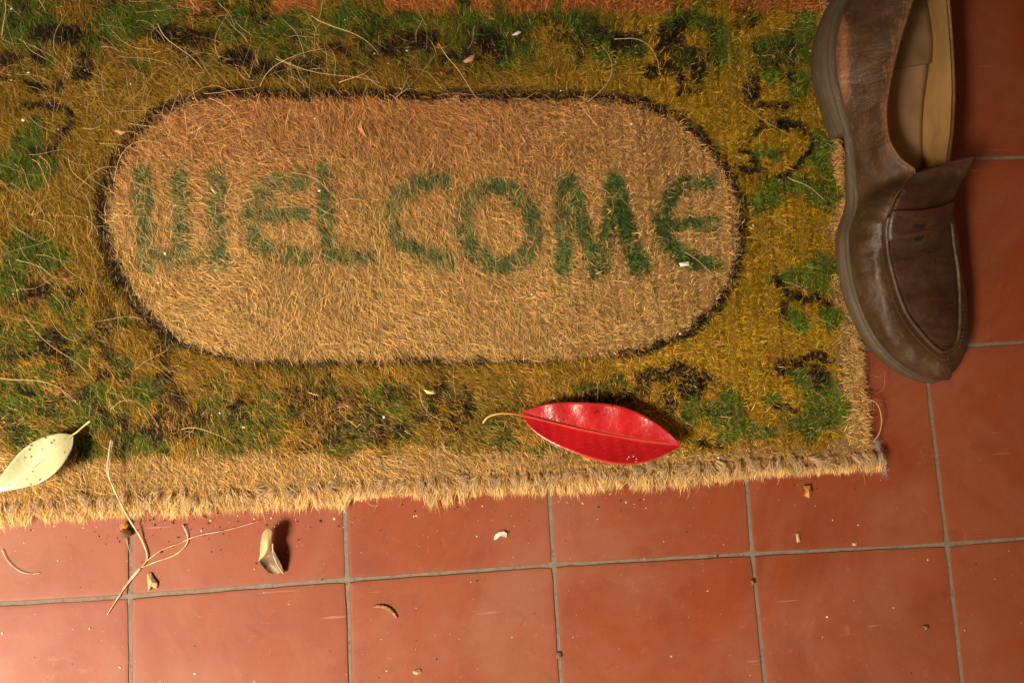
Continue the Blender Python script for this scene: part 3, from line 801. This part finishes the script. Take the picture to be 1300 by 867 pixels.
# strap over the instep with two slots
us = np.linspace(4.95, 6.3, 16); V, A_, B_ = strip(us, .0034, 25, -.02, 1.02)
W_ = V.reshape(16, 25, 3); W_[:, :, 1] -= 0.004 * np.sin(np.linspace(0, math.pi, 25))[None]
V, F = solid(W_.reshape(-1, 3), 16, 25, .0016)
strap = mesh('strap', V, F, M_LEA2, shoe, attrs={'wear': np.full(len(V), .15)})
M_SLOT = mat_plain('slot_leather', (0.02, 0.012, 0.008), .8)
for (a, b, c_, d_) in [(1161, 1173, 285, 289), (1162, 1170, 302, 305.5)]:
    hq = 6.15 if b and c_ < 295 else 5.85
    P4 = [UL(a, c_, hq / 100), UL(b + 2, c_ - 1, hq / 100), UL(b, d_, hq / 100), UL(a, d_ + 1, hq / 100)]
    V = np.array([p for p in P4] + [p - np.array([0, 0, .0014]) for p in P4])
    F = [(0, 1, 2, 3), (7, 6, 5, 4), (0, 4, 5, 1), (1, 5, 6, 2), (2, 6, 7, 3), (3, 7, 4, 0)]
    mesh('slot', V, F, M_SLOT, strap, smooth=False)
# moccasin seam: piped ridge and stitches either side
sel = np.concatenate([np.arange(0, 16, .03)])
def along(keys, u0, u1, n_): return loop(keys, np.linspace(u0, u1, n_) % 16)
seam = along(TOP, 13.55 - 16, 4.32, 240) + np.array([0, 0, .0008])
V, F = tube(seam, .0016, 8); mesh('piped_seam', V, F, mat_leather('seam_leather', (0.05, 0.022, 0.011), (0.10, 0.05, 0.024), (0.25, 0.12, 0.055)), shoe, attrs={'wear': np.full(len(V), .2)})
M_THR = mat_plain('brown_thread', (0.16, 0.085, 0.04), .8, None, (0.07, 0.035, 0.018), 400)
st = []
def at_side(u, t):
    i = int(round((u % 16) / 16 * NU)) % NU; r = t * NR; a = int(r); f = r - a
    p = SIDE[a][i] * (1 - f) + SIDE[min(a + 1, NR)][i] * f
    return p
def side_n(u, t):
    i = int(round((u % 16) / 16 * NU)) % NU; a = min(NR - 1, max(1, int(t * NR)))
    tu = SIDE[a][(i + 1) % NU] - SIDE[a][i - 1]; tv = SIDE[a + 1][i] - SIDE[a - 1][i]
    q = np.cross(tu, tv); q /= np.linalg.norm(q); 
    if (q[:2] * nf[i]).sum() < 0: q = -q
    return q
SN = SIDE
def stitches(u0, u1, t, step, r):
    u = u0
    while u < u1:
        i0 = (u % 16) / 16 * NU; i = int(i0); f = i0 - i
        def pt(fu, tt):
            i0 = (fu % 16) / 16 * NU; i = int(i0); f = i0 - i; rr_ = tt * NR; a = min(int(rr_), NR - 1); g_ = rr_ - a
            A = SIDE[a][i % NU] * (1 - f) + SIDE[a][(i + 1) % NU] * f; B = SIDE[a + 1][i % NU] * (1 - f) + SIDE[a + 1][(i + 1) % NU] * f
            return A * (1 - g_) + B * g_
        a = pt(u, t); b = pt(u + step * .62, t); nn = side_n(u, min(t, .93))
        st.append(tube([a - nn * .0002, (a + b) / 2 + nn * .0005, b - nn * .0002], r, 5)); u += step
stitches(13.6 - 16, 4.3, .90, .055, .00042)
V, F = merge(st); mesh('apron_stitching', V, F, M_THR, shoe)
st = []
for k_ in range(100):   # welt stitching round the toe and down the outside
    u = -2.2 + k_ * .052; i = int((u % 16) / 16 * NU); p = np.array([*(foot[i] + nf[i] * -.0026), zt[i] + .0004]); j = (i + 1) % NU; tv = foot[j] - foot[i]; tv /= np.linalg.norm(tv)
    fr = ((u % 16) / 16 * NU) - i; p[:2] += (foot[j] - foot[i]) * fr
    st.append(tube([p - np.array([*tv, 0]) * .0007, p + np.array([0, 0, .0004]), p + np.array([*tv, 0]) * .0007], .0005, 5))
V, F = merge(st); mesh('welt_stitching', V, F, mat_plain('dark_thread', (0.03, 0.018, 0.01), .8), shoe)
# topline binding
rim = along(TOP, 4.92, 12.75, 220)
V, F = tube(rim, .00125, 8); mesh('topline_binding', V, F, mat_leather('binding_leather', (0.12, 0.05, 0.022), (0.20, 0.09, 0.04), (0.42, 0.20, 0.09)), shoe, attrs={'wear': np.full(len(V), .5)})
rim2 = along(TOP, 4.4, 12.7, 220)
# lining and insole
inn = []
floorz = zt + .002
insole_xy = foot - nf * (.0085 - .0030 * sstep(9.5, 10.5, US) * sstep(14, 13, US))[:, None]
ri = (US >= 4.0) | (US < 0)
for t in np.linspace(0, 1, 12):
    xy = top[:, :2] * (1 - t) + insole_xy * t + (-nf) * (.0016 * (1 - t)) + nf * (.003 * math.sin(math.pi * t))[..., None] if False else top[:, :2] * (1 - t) + insole_xy * t - nf * (.0016 * (1 - t)) + nf * (.0005 * math.sin(math.pi * t))
    z = (top[:, 2] - .0006) * (1 - t) + (floorz - .001) * t
    inn.append(np.column_stack([xy, z]))
V = np.vstack(inn); F = [tuple(map(int, f[::-1])) for f in grid_faces(12, NU, True)]
s = NT('tan_lining'); v = s.coord()
c = s.mix(s.noise(v, 30, 4, .6), (0.62, 0.38, 0.13), (0.40, 0.22, 0.07))
c = s.mix(s.math('MULTIPLY', s.ramp(s.noise(s.coord((1, .2, 1)), 80, 4, .7), [(.5, (0, 0, 0)), (.75, (1, 1, 1))]), .4), c, (0.15, 0.075, 0.03))
s.set(Base_Color=c, Roughness=.45, Normal=s.bump(s.noise(v, 90, 3, .6), .3, .0008))
M_LIN = s.m
mesh('lining', V, F, M_LIN, shoe)
def insole_patch(name, umin, umax, z_off, mat, inset, curved=0):
    # footbed between left side station a and right side station 16+... mirrored
    rows = 30; ncol = 14; V = []
    for i_ in range(rows):
        f_ = i_ / (rows - 1); ul = umin + (umax - umin) * f_; ur = 18.1 - ul
        def g_(arr, u): i0 = (u % 16) / 16 * NU; i = int(i0); fr = i0 - i; return arr[i % NU] * (1 - fr) + arr[(i + 1) % NU] * fr
        a = np.array([*(g_(foot, ul) - g_(nf, ul) * inset), g_(floorz, ul)]); b = np.array([*(g_(foot, ur) - g_(nf, ur) * (inset - .0025)), g_(floorz, ur)])
        for k_ in range(ncol):
            t = k_ / (ncol - 1); p = a * (1 - t) + b * t; p[2] += z_off + .0012 * (2 * t - 1) ** 2 + curved * .0
            V.append(p)
    V = np.array(V); V, F = solid(V, rows, ncol, .002)
    return mesh(name, V, F, mat, shoe)
insole_patch('insole', 1.2, 9.0, .000, mat_plain('insole_leather', (0.46, 0.29, 0.17), .5, (60, .3, .001), (0.30, 0.18, 0.10), 18), .0095)
insole_patch('heel_pad', 6.75, 9.0, .0028, mat_plain('heel_pad_suede', (0.26, 0.165, 0.085), .75, (150, .4, .0006), (0.16, 0.095, 0.05), 30), .0085)

pk = []
for q_ in range(13):
    yq = 92 + q_ * 6.6; xq = 1178 + (q_ * .55)
    a = UL(xq, yq, 2.55 / 100 + .0042); b = UL(xq + random.uniform(1.5, 3.5), yq + random.uniform(.5, 2.5), 2.55 / 100 + .0042)
    if random.random() < .75: pk.append(tube([a, (a + b) / 2 + np.array([0, 0, .0001]), b], .00022, 4, .5))
V, F = merge(pk); mesh('stamped_print', V, F, mat_plain('worn_gilt_print', (0.60, 0.44, 0.28), .5), shoe)
# ------------------------------------------------------------------ leaves and litter
def leaf_mat(name, c1, c2, vein, spot, rough=.35, thr=.5, spec=.5):
    s = NT(name); v = s.coord()
    c = s.mix(s.ramp(s.noise(v, 25, 5, .6), [(.3, (0, 0, 0)), (.7, (1, 1, 1))]), c1, c2)
    vv = s.attr('vein', 'Fac')
    c = s.mix(s.math('MULTIPLY', vv, .75), c, vein)
    sp = s.n('ShaderNodeTexVoronoi'); sp.inputs['Scale'].default_value = 260; s.l(v, sp.inputs['Vector'])
    pick = s.math('LESS_THAN', sp.outputs['Distance'], .24)
    msk = s.math('GREATER_THAN', s.noise(v, 60, 2, .5), thr)
    c = s.mix(s.math('MULTIPLY', s.math('MULTIPLY', pick, msk), .8), c, spot)
    n1 = s.bump(s.noise(v, 130, 4, .6), .6, .0010)
    s.set(Base_Color=c, Roughness=rough, Normal=n1, Specular_IOR_Level=spec); return s.m
def leaf_blade(top_px, bot_px, rib_px, zf, nr=40, nc=9):
    """top/bot/rib given as px polylines sharing ends; zf(s, side)-> height (side -1 bottom..0 rib..1 top)"""
    A = catmull(top_px, nr); B = catmull(bot_px, nr); R = catmull(rib_px, nr)
    V = []; vein = []
    ncc = 2 * nc - 1
    for i in range(nr):
        s_ = i / (nr - 1)
        for k in range(ncc):
            q = (k - (nc - 1)) / (nc - 1)
            if q >= 0: P2 = R[i] * (1 - q) + A[i] * q
            else: P2 = R[i] * (1 + q) + B[i] * (-q)
            V.append(unp(P2[0], P2[1], zf(s_, q)))
            ph = (s_ * 13 - abs(q) * 1.6) % 1
            vein.append(max(1.0 if abs(q) < .02 else 0, .26 * math.exp(-((ph - .5) / .09) ** 2) * (1 - abs(q) ** 3)) if abs(q) < .97 else .6)
    V = np.array(V); V2, F = solid(V, nr, ncc, .00028)
    return V2, F, vein + vein
def stemtube(pxs, zs, rs, n_=20):
    q = catmull([(a, b, z, r) for (a, b), z, r in zip(pxs, zs, rs)], n_)
    return tube([unp(a, b, z) for a, b, z, r in q], q[:, 3], 8)

# red leaf
rl = empty('red_leaf', tuple(unp(760, 550, .02))); O = np.array(rl.location)
tag(rl, 'glossy bright red leaf with curved yellow stalk lying on the lower part of the doormat', 'leaf')
topl = [(661, 525), (685, 515), (712, 511), (745, 511), (780, 514), (815, 526), (845, 546), (866, 566)]
botl = [(661, 525), (675, 545), (698, 561), (727, 574), (760, 585), (795, 590), (828, 584), (866, 566)]
ribl = [(661, 526), (690, 533), (720, 541), (750, 547), (780, 552), (810, 558), (838, 562), (866, 566)]
def zr(s_, q):
    base = .0222 + .0035 * math.sin(math.pi * s_) + .0075 * s_ ** 2
    ed_ = (.0070 * q ** 1.2 * (.35 + .65 * s_) if q > 0 else .0045 * (-q) ** 1.3 * math.sin(math.pi * min(1, s_ * .9 + .05)) - .001 * (-q))
    rip = .0007 * math.sin(s_ * 34) * max(q, 0) * math.sin(math.pi * s_)
    return base + ed_ * math.sin(math.pi * min(1, s_ * .93 + .04)) ** .5 + rip
V, F, ve = leaf_blade(topl, botl, ribl, zr, 56, 11)
mesh('blade', V - O, F, leaf_mat('red_leaf_skin', (0.58, 0.010, 0.016), (0.34, 0.004, 0.008), (0.72, 0.10, 0.05), (0.06, 0.01, 0.012), .27, .62, .9), rl, attrs={'vein': ve})
V, F = stemtube([(613, 537), (620, 529), (634, 525), (652, 525.5), (670, 529), (700, 536), (760, 549.3), (820, 560), (864, 565.6)], [.0240, .0262, .0272, .0262, .0258, .0266, .0288, .031, .0335], [.0007, .00075, .0007, .00065, .0006, .0005, .00036, .0002, .00006], 60)
s = NT('red_leaf_stalk'); gx_ = s.n('ShaderNodeSeparateXYZ'); s.l(s.coord(), gx_.inputs[0])
cc = s.ramp(s.math('ADD', s.math('MULTIPLY', gx_.outputs[0], 12.0), 1.0), [(.12, (0.62, 0.42, 0.10)), (.34, (0.66, 0.06, 0.035))])
s.set(Base_Color=cc, Roughness=.4); mesh('stalk', V - O, F, s.m, rl)
vv = [(*unp(800 + 8 * math.cos(a), 587 - 0 + 3 * math.sin(a), .0285),) for a in np.linspace(0, 6.28, 9)[:-1]]
# shell flakes stuck near the leaf's lower edge
M_SHELL = mat_plain('pale_flake', (0.70, 0.62, 0.52), .5, None, (0.55, 0.45, 0.33), 300)
fl = []
for a0, rr_ in ((0.3, 5), (1.2, 6), (2.2, 6), (2.9, 5), (-.4, 4)):
    c_ = (802 + 6 * math.cos(a0), 584 - 5 * math.sin(a0)); p = unp(*c_, .0300); fl.append(tube([p + np.array([-.0006, -.0002, .0002]), p + np.array([0, .0002, .0006]), p + np.array([.0007, 0, .0002])], [.0002, .00045, .0002], 5, .5))
V, F = merge(fl); tag(mesh('pale_flake', V, F, M_SHELL), 'tiny whitish husk flake stuck on the lower edge of the red leaf', 'flake')

# pale green-yellow leaf
yl = empty('pale_leaf', tuple(unp(40, 590, .02))); O = np.array(yl.location)
tag(yl, 'pale yellow green leaf with dark specks on the left corner of the doormat', 'leaf')
topl = [(93, 552), (75, 550), (50, 557), (28, 571), (10, 592), (-3, 610), (-14, 620), (-24, 630)]
botl = [(93, 552), (92, 567), (84, 583), (70, 600), (50, 613), (28, 619), (3, 624), (-24, 630)]
ribl = [(93, 552), (82, 562), (68, 574), (52, 587), (34, 599), (14, 611), (-6, 621), (-24, 630)]
V, F, ve = leaf_blade(topl, botl, ribl, lambda s_, q: .0235 + .006 * math.sin(math.pi * s_) + .0030 * abs(q) ** 1.5 * math.sin(math.pi * s_) + (.0015 * math.sin(9 * s_ + q * 2)) * math.sin(math.pi * s_), 44, 9)
mesh('blade', V - O, F, leaf_mat('pale_leaf_skin', (0.62, 0.61, 0.36), (0.55, 0.53, 0.29), (0.70, 0.66, 0.36), (0.10, 0.055, 0.02), .42), yl, attrs={'vein': ve})
V, F = stemtube([(115, 534), (106, 541), (98, 548), (90, 554), (70, 572), (40, 595)], [.0262, .0255, .025, .0248, .0276, .0298], [.0009, .00062, .0006, .0006, .0004, .0002], 30)
s = NT('pale_leaf_stalk'); gx_ = s.n('ShaderNodeSeparateXYZ'); s.l(s.coord(), gx_.inputs[0])
cc = s.ramp(s.math('MULTIPLY', gx_.outputs[0], 20.0), [(.80, (0.62, 0.52, 0.20)), (.93, (0.40, 0.07, 0.03))])
s.set(Base_Color=cc, Roughness=.5); mesh('stalk', V - O, F, s.m, yl)

# curled dry leaf on the tiles
dl = empty('curled_leaf', tuple(unp(345, 715, 0))); O = np.array(dl.location)
tag(dl, 'small curled dry brown leaf standing on the tiles below the doormat', 'leaf')
s = NT('dry_leaf_skin'); v = s.coord()
c = s.mix(s.noise(v, 120, 5, .7), (0.74, 0.50, 0.25), (0.52, 0.31, 0.13)); s.set(Base_Color=c, Roughness=.5, Normal=s.bump(s.noise(v, 250, 4, .6), .5, .0006)); M_DRY = s.m
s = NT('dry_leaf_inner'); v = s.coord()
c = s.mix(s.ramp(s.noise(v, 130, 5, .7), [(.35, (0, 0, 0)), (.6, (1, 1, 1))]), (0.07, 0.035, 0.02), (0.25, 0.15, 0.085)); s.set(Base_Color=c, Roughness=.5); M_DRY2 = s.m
def sheet(rows, name, mat, par, th=.0003, nr=24, nc=12):
    """rows: list of rows of (px,py,z) control points, same count"""
    R = np.array([catmull(r, nc) for r in rows]); G = np.array([catmull(R[:, k], nr) for k in range(nc)]).transpose(1, 0, 2)
    V = np.array([unp(*G[i, k][:2], max(.0004, G[i, k][2])) for i in range(nr) for k in range(nc)])
    V, F = solid(V, nr, nc, th); V[:, 2] = np.maximum(V[:, 2], .0002)
    return mesh(name, V - O, F, mat, par)
sheet([[(341, 669, .013), (337, 672, .0135), (333, 677, .009)],
       [(346, 674, .016), (336, 682, .017), (331, 688, .009)],
       [(345, 682, .017), (337, 690, .018), (330, 697, .009)],
       [(346, 690, .015), (338, 698, .016), (330, 704, .007)],
       [(343, 699, .012), (336, 705, .010), (328, 712, .003)]], 'blade', M_DRY, dl)
sheet([[(345, 693, .012), (339, 702, .006), (333, 708, .004), (328, 712, .005)],
       [(350, 703, .012), (344, 711, .003), (338, 716, .0015), (333, 719, .004)],
       [(356, 714, .009), (350, 719, .002), (344, 723, .001), (339, 726, .003)],
       [(361, 727, .003), (356, 728, .001), (349, 729, .0008), (344, 727, .002)]], 'inner_blade', M_DRY2, dl)
V, F = tube([unp(a, b, z) for a, b, z in catmull([(346, 690, .015), (347, 703, .0085), (352, 716, .006), (360, 728, .003)], 16)], np.linspace(.0006, .0004, 16), 6)
mesh('midrib', V - O, F, mat_plain('dry_midrib', (0.60, 0.45, 0.28), .6), dl)

# dry grass runner lying from the doormat over the tiles
M_STRAW = mat_plain('dry_straw', (0.85, 0.68, 0.44), .6, (400, .5, .0004), (0.42, 0.26, 0.11), 160)
def twig(name, runs, label, cat, mat=M_STRAW):
    ps = []
    for pts, r0, r1, z0, z1 in runs:
        r0 *= 1.02; r1 *= 1.02
        n_ = 10 * len(pts); q = catmull(pts, n_)
        zz = np.interp(np.linspace(0, 1, n_), np.linspace(0, 1, len(z0)) if isinstance(z0, list) else [0, 1], z0 if isinstance(z0, list) else [z0, z1])
        rr_ = np.linspace(r0, r1, n_) * (1 + .22 * (noise(np.arange(n_), np.full(n_, pts[0][0]), 3, 71) - .5))
        ps.append(tube([unp(a, b, z + rad) for (a, b), z, rad in zip(q, zz, rr_)], rr_, 6, .7))
    V, F = merge(ps); o = mesh(name, V, F, mat); return tag(o, label, cat)
twig('dry_root', [([(141, 558), (138, 578), (137, 600), (150, 632), (163, 657), (170, 668)], .0005, .0007, [.0225, .024, .023, .0205, .010, .004], 0),
                  ([(170, 668), (180, 685), (187, 707), (178, 722), (163, 740), (150, 758), (136, 780)], .0007, .00035, [.004, .001, .0006, .0005, .0006, .0008, .0006], 0),
                  ([(143, 560), (140, 580), (138, 602)], .0003, .0004, .0228, .0235),
                  ([(186, 712), (205, 698), (226, 690), (250, 680), (290, 672), (330, 661)], .00045, .0002, [.0006, .0008, .001, .0008, .001, .0015], 0),
                  ([(180, 720), (200, 712), (222, 704), (236, 692), (238, 680), (232, 666)], .00042, .0004, [.0008, .0004, .0006, .0006, .0008, .0016], 0),
                  ([(178, 721), (170, 729), (155, 748)], .0005, .0003, .0012, .0008)],
     'forked pale dry root trailing from the doormat down over the tiles', 'root')
twig('straw_fibre', [([(2, 697), (10, 712), (24, 724), (38, 728), (51, 727)], .00035, .0002, .0012, .0008)], 'thin curved straw lying on the leftmost tile', 'straw')
twig('straw_fibre', [([(152, 668), (160, 684), (165, 702)], .0002, .00015, .0015, .0006)], 'hair thin straw beside the seed husks at the mat edge', 'straw')
# seed pod (catkin shaped)
q = catmull([(474, 770), (482, 769), (491, 771), (499, 777), (504, 784)], 26)
rad = .0013 * np.sin(np.linspace(.35, 2.7, 26)) ** .6 * (1 + .16 * np.sin(np.arange(26) * 2.2))
V, F = tube([unp(a, b, r) for (a, b), r in zip(q, rad)], rad, 10)
tag(mesh('seed_catkin', V, F, mat_plain('catkin_scales', (0.45, 0.27, 0.12), .8, (700, .9, .001), (0.20, 0.10, 0.045), 500)), 'small curved brown catkin on the second tile of the bottom row', 'catkin')
# other bits: flat shards and petals
def shard(name, pts, z, h, mat, label, cat, zr=None):
    P = [np.array(unp(a, b, z)) for a, b in pts]; c_ = sum(P) / len(P) + np.array([0, 0, h])
    n_ = len(P); V = P + [c_] + [p - np.array([0, 0, .0004]) for p in P]
    for i, p in enumerate(P): p[2] += (h * .5 * random.random())
    F = [(i, (i + 1) % n_, n_) for i in range(n_)] + [(i, n_ + 1 + i, n_ + 1 + (i + 1) % n_, (i + 1) % n_) for i in range(n_)] + [tuple(n_ + 1 + i for i in range(n_))[::-1]]
    return tag(mesh(name, np.array(V), F, mat, smooth=False), label, cat)
M_WHITE = mat_plain('white_husk', (0.82, 0.80, 0.70), .5); M_BRN = mat_plain('brown_husk', (0.22, 0.09, 0.03), .5, None, (0.10, 0.04, 0.015), 300)
M_TANC = mat_plain('tan_husk', (0.62, 0.42, 0.22), .6, None, (0.45, 0.27, 0.12), 300)
shard('petal', [(627, 684), (629, 678), (634, 675), (640, 674), (644, 677), (643, 682), (636, 680), (631, 681), (629, 685)], .0012, .0022, M_WHITE, 'small white curled petal on the tile below the mat edge', 'petal')
shard('leaf_chip', [(187, 728), (192, 727), (195, 733), (200, 740), (199, 747), (193, 744), (189, 750)], .0010, .0025, M_TANC, 'pale wood chip on the tile right of the dry root', 'chip')
shard('seed_husk', [(154, 665), (160, 662), (164, 666), (161, 671), (155, 670)], .003, .003, mat_plain('amber_husk', (0.50, 0.17, 0.03), .3), 'amber seed husk at the mat edge, upper of two', 'husk')
shard('seed_husk', [(152, 674), (158, 671), (167, 674), (166, 680), (160, 683), (153, 680)], .002, .0035, M_BRN, 'dark brown seed husk at the mat edge, lower of two', 'husk')
shard('seed_husk', [(1020, 617), (1028, 616), (1031, 624), (1027, 632), (1021, 629), (1023, 622)], .003, .003, mat_plain('dry_petal', (0.48, 0.23, 0.05), .5), 'curled orange brown husk under the right part of the mat edge', 'husk')
shard('crumb', [(524, 851), (533, 849), (535, 853), (530, 856), (525, 855)], .001, .002, M_TANC, 'pale flake on the tile at the very bottom centre', 'flake')
shard('crumb', [(1010, 677), (1014, 677), (1016, 687), (1012, 689)], .001, .0015, M_TANC, 'narrow tan chip on the tile under the mat corner', 'chip')
shard('crumb', [(1082, 689), (1088, 688), (1088, 692), (1083, 693)], .0008, .0012, M_TANC, 'tiny tan flake beside the long grout line under the mat corner', 'flake')
shard('pebble', [(707, 828), (712, 828), (713, 834), (709, 837), (706, 833)], .0008, .0018, mat_plain('grit', (0.16, 0.11, 0.07), .8), 'dark grit lump in the upright grout line at the bottom', 'grit')
shard('pebble', [(1172, 794), (1178, 793), (1179, 798), (1174, 800)], .0008, .0018, M_BRN, 'small brown grit grain on the tile in the lower right', 'grit')
shard('pebble', [(952, 736), (957, 735), (959, 740), (955, 743)], .0008, .0018, M_BRN, 'brown grit grain on the third upright grout line', 'grit')
shard('chip', [(862, 334), (874, 332), (875, 337), (864, 339)], .0235, .0015, M_WHITE, 'small white chip by the last letter of WELCOME', 'chip')
shard('chip', [(267, 236), (271, 239), (276, 245), (273, 247), (268, 241)], .0235, .0012, M_TANC, 'small cream chip on the first letter of WELCOME', 'chip')
shard('leaf_chip', [(588, 78), (597, 72), (602, 71), (600, 78), (592, 81)], .023, .002, mat_plain('pink_flake', (0.50, 0.24, 0.15), .6), 'pinkish leaf flake above the oval on the mat', 'flake')
shard('leaf_chip', [(454, 163), (458, 153), (463, 166), (466, 176)], .023, .002, mat_plain('rust_flake', (0.45, 0.20, 0.09), .6), 'rust coloured flake in the upper part of the oval', 'flake')
shard('leaf_chip', [(145, 166), (152, 164), (160, 168), (154, 172)], .0225, .002, bpy.data.materials['pink_flake'], 'pinkish flake on the dark oval outline at its left end', 'flake')
shard('berry', [(555, 57), (558, 55), (561, 57), (560, 60), (556, 60)], .022, .003, mat_plain('orange_berry', (0.42, 0.09, 0.012), .4), 'tiny orange berry husk above the oval, upper of two', 'husk')
shard('berry', [(558, 92), (561, 91), (564, 94), (561, 96)], .022, .002, bpy.data.materials['orange_berry'], 'tiny orange berry husk above the oval, lower of two', 'husk')
shard('chip', [(650, 45), (658, 40), (662, 41), (656, 45)], .0225, .0015, M_WHITE, 'small white sliver on the green print near the top of the mat', 'chip')
shard('chip', [(537, 494), (550, 496), (552, 500), (542, 500)], .0225, .002, mat_plain('straw_flake', (0.72, 0.58, 0.20), .6), 'pale yellow flake on the mat left of the red leaf', 'flake')

# grey lint caught on the corner of the mat
def lint():
    P = []; A = []; n_ = 500
    c0 = unp(1112, 560, .012); c1 = unp(1122, 603, .003)
    t = rng.random(n_)[:, None]; P = c0 * (1 - t) + c1 * t + rng.normal(0, .0011, (n_, 3)); P[:, 2] = np.maximum(P[:, 2], .001)
    o = fibres('lint', P, rng.uniform(0, 6.28, n_), rng.uniform(.002, .005, n_), np.clip(rng.normal(.3, .2, n_), 0, .9), np.tile(C(.42, .40, .42), (n_, 1)), np.full(n_, .00012), None, np.zeros(3), curl=rng.normal(0, 2.5, n_))
    tag(o, 'wisp of grey lint caught on the lower right corner of the doormat', 'lint', kind='stuff')
lint()

# crumbs of soil, chaff and grit
def crumbs(name, label, n_, sampler, cols_, r0, r1, zfun):
    ps = []; cl = []
    for _ in range(n_):
        a, b = sampler(); r = r0 + (r1 - r0) * random.random() ** 3; z = zfun()
        c_ = unp(a, b, z); s_ = np.array([r * random.uniform(.7, 1.6), r * random.uniform(.7, 1.3), r * random.uniform(.4, .8)])
        ph = random.random() * 6
        v = [c_ + s_ * np.array([math.cos(k * math.pi / 2.5 + ph) * random.uniform(.7, 1.1), math.sin(k * math.pi / 2.5 + ph) * random.uniform(.7, 1.1), 0]) for k in range(5)] + [c_ + s_ * np.array([0, 0, 1.])]
        ps.append((np.array(v), [(k, (k + 1) % 5, 5) for k in range(5)])); cl.append(np.tile(C(*random.choice(cols_)) * math.exp(random.gauss(0, .25)), (6, 1)))
    V, F = merge(ps); o = mesh(name, V, F, mat_fibre(name + '_grains', .8, .2), smooth=False, col=np.vstack(cl))
    tag(o, label, 'debris', kind='stuff')
dark = [(.05, .025, .015), (.09, .04, .02), (.03, .02, .015)]; lite = [(.7, .55, .36), (.62, .42, .22), (.75, .68, .55)]
crumbs('soil_crumbs', 'dark soil crumbs scattered on the tiles along the mat edge', 190, lambda: (lambda x: (x, 662 - .052 * x + abs(random.gauss(0, 22)) + random.random() * 4))(random.uniform(0, 1150) if random.random() < .6 else random.gauss(210, 60)), dark, .0002, .0009, lambda: .0003)
crumbs('dark_grit', 'sparse dark grit over the open tiles', 70, lambda: (random.uniform(0, 1300), random.uniform(660, 867)), dark, .0002, .0008, lambda: .0003)
crumbs('pale_chaff', 'pale chaff specks scattered on the tiles', 210, lambda: (random.uniform(0, 1300), 867 - 215 * random.random() ** 1.0) if random.random() < .6 else (lambda x: (x, 664 - .052 * x + abs(random.gauss(0, 18))))(random.uniform(0, 1120)), lite, .00022, .0009, lambda: .0003)
crumbs('pale_chaff_on_mat', 'pale chaff specks caught in the doormat pile', 130, lambda: (random.uniform(0, 1060), random.uniform(10, 590)), lite + [(.8, .8, .75)], .0003, .0011, lambda: .0205)
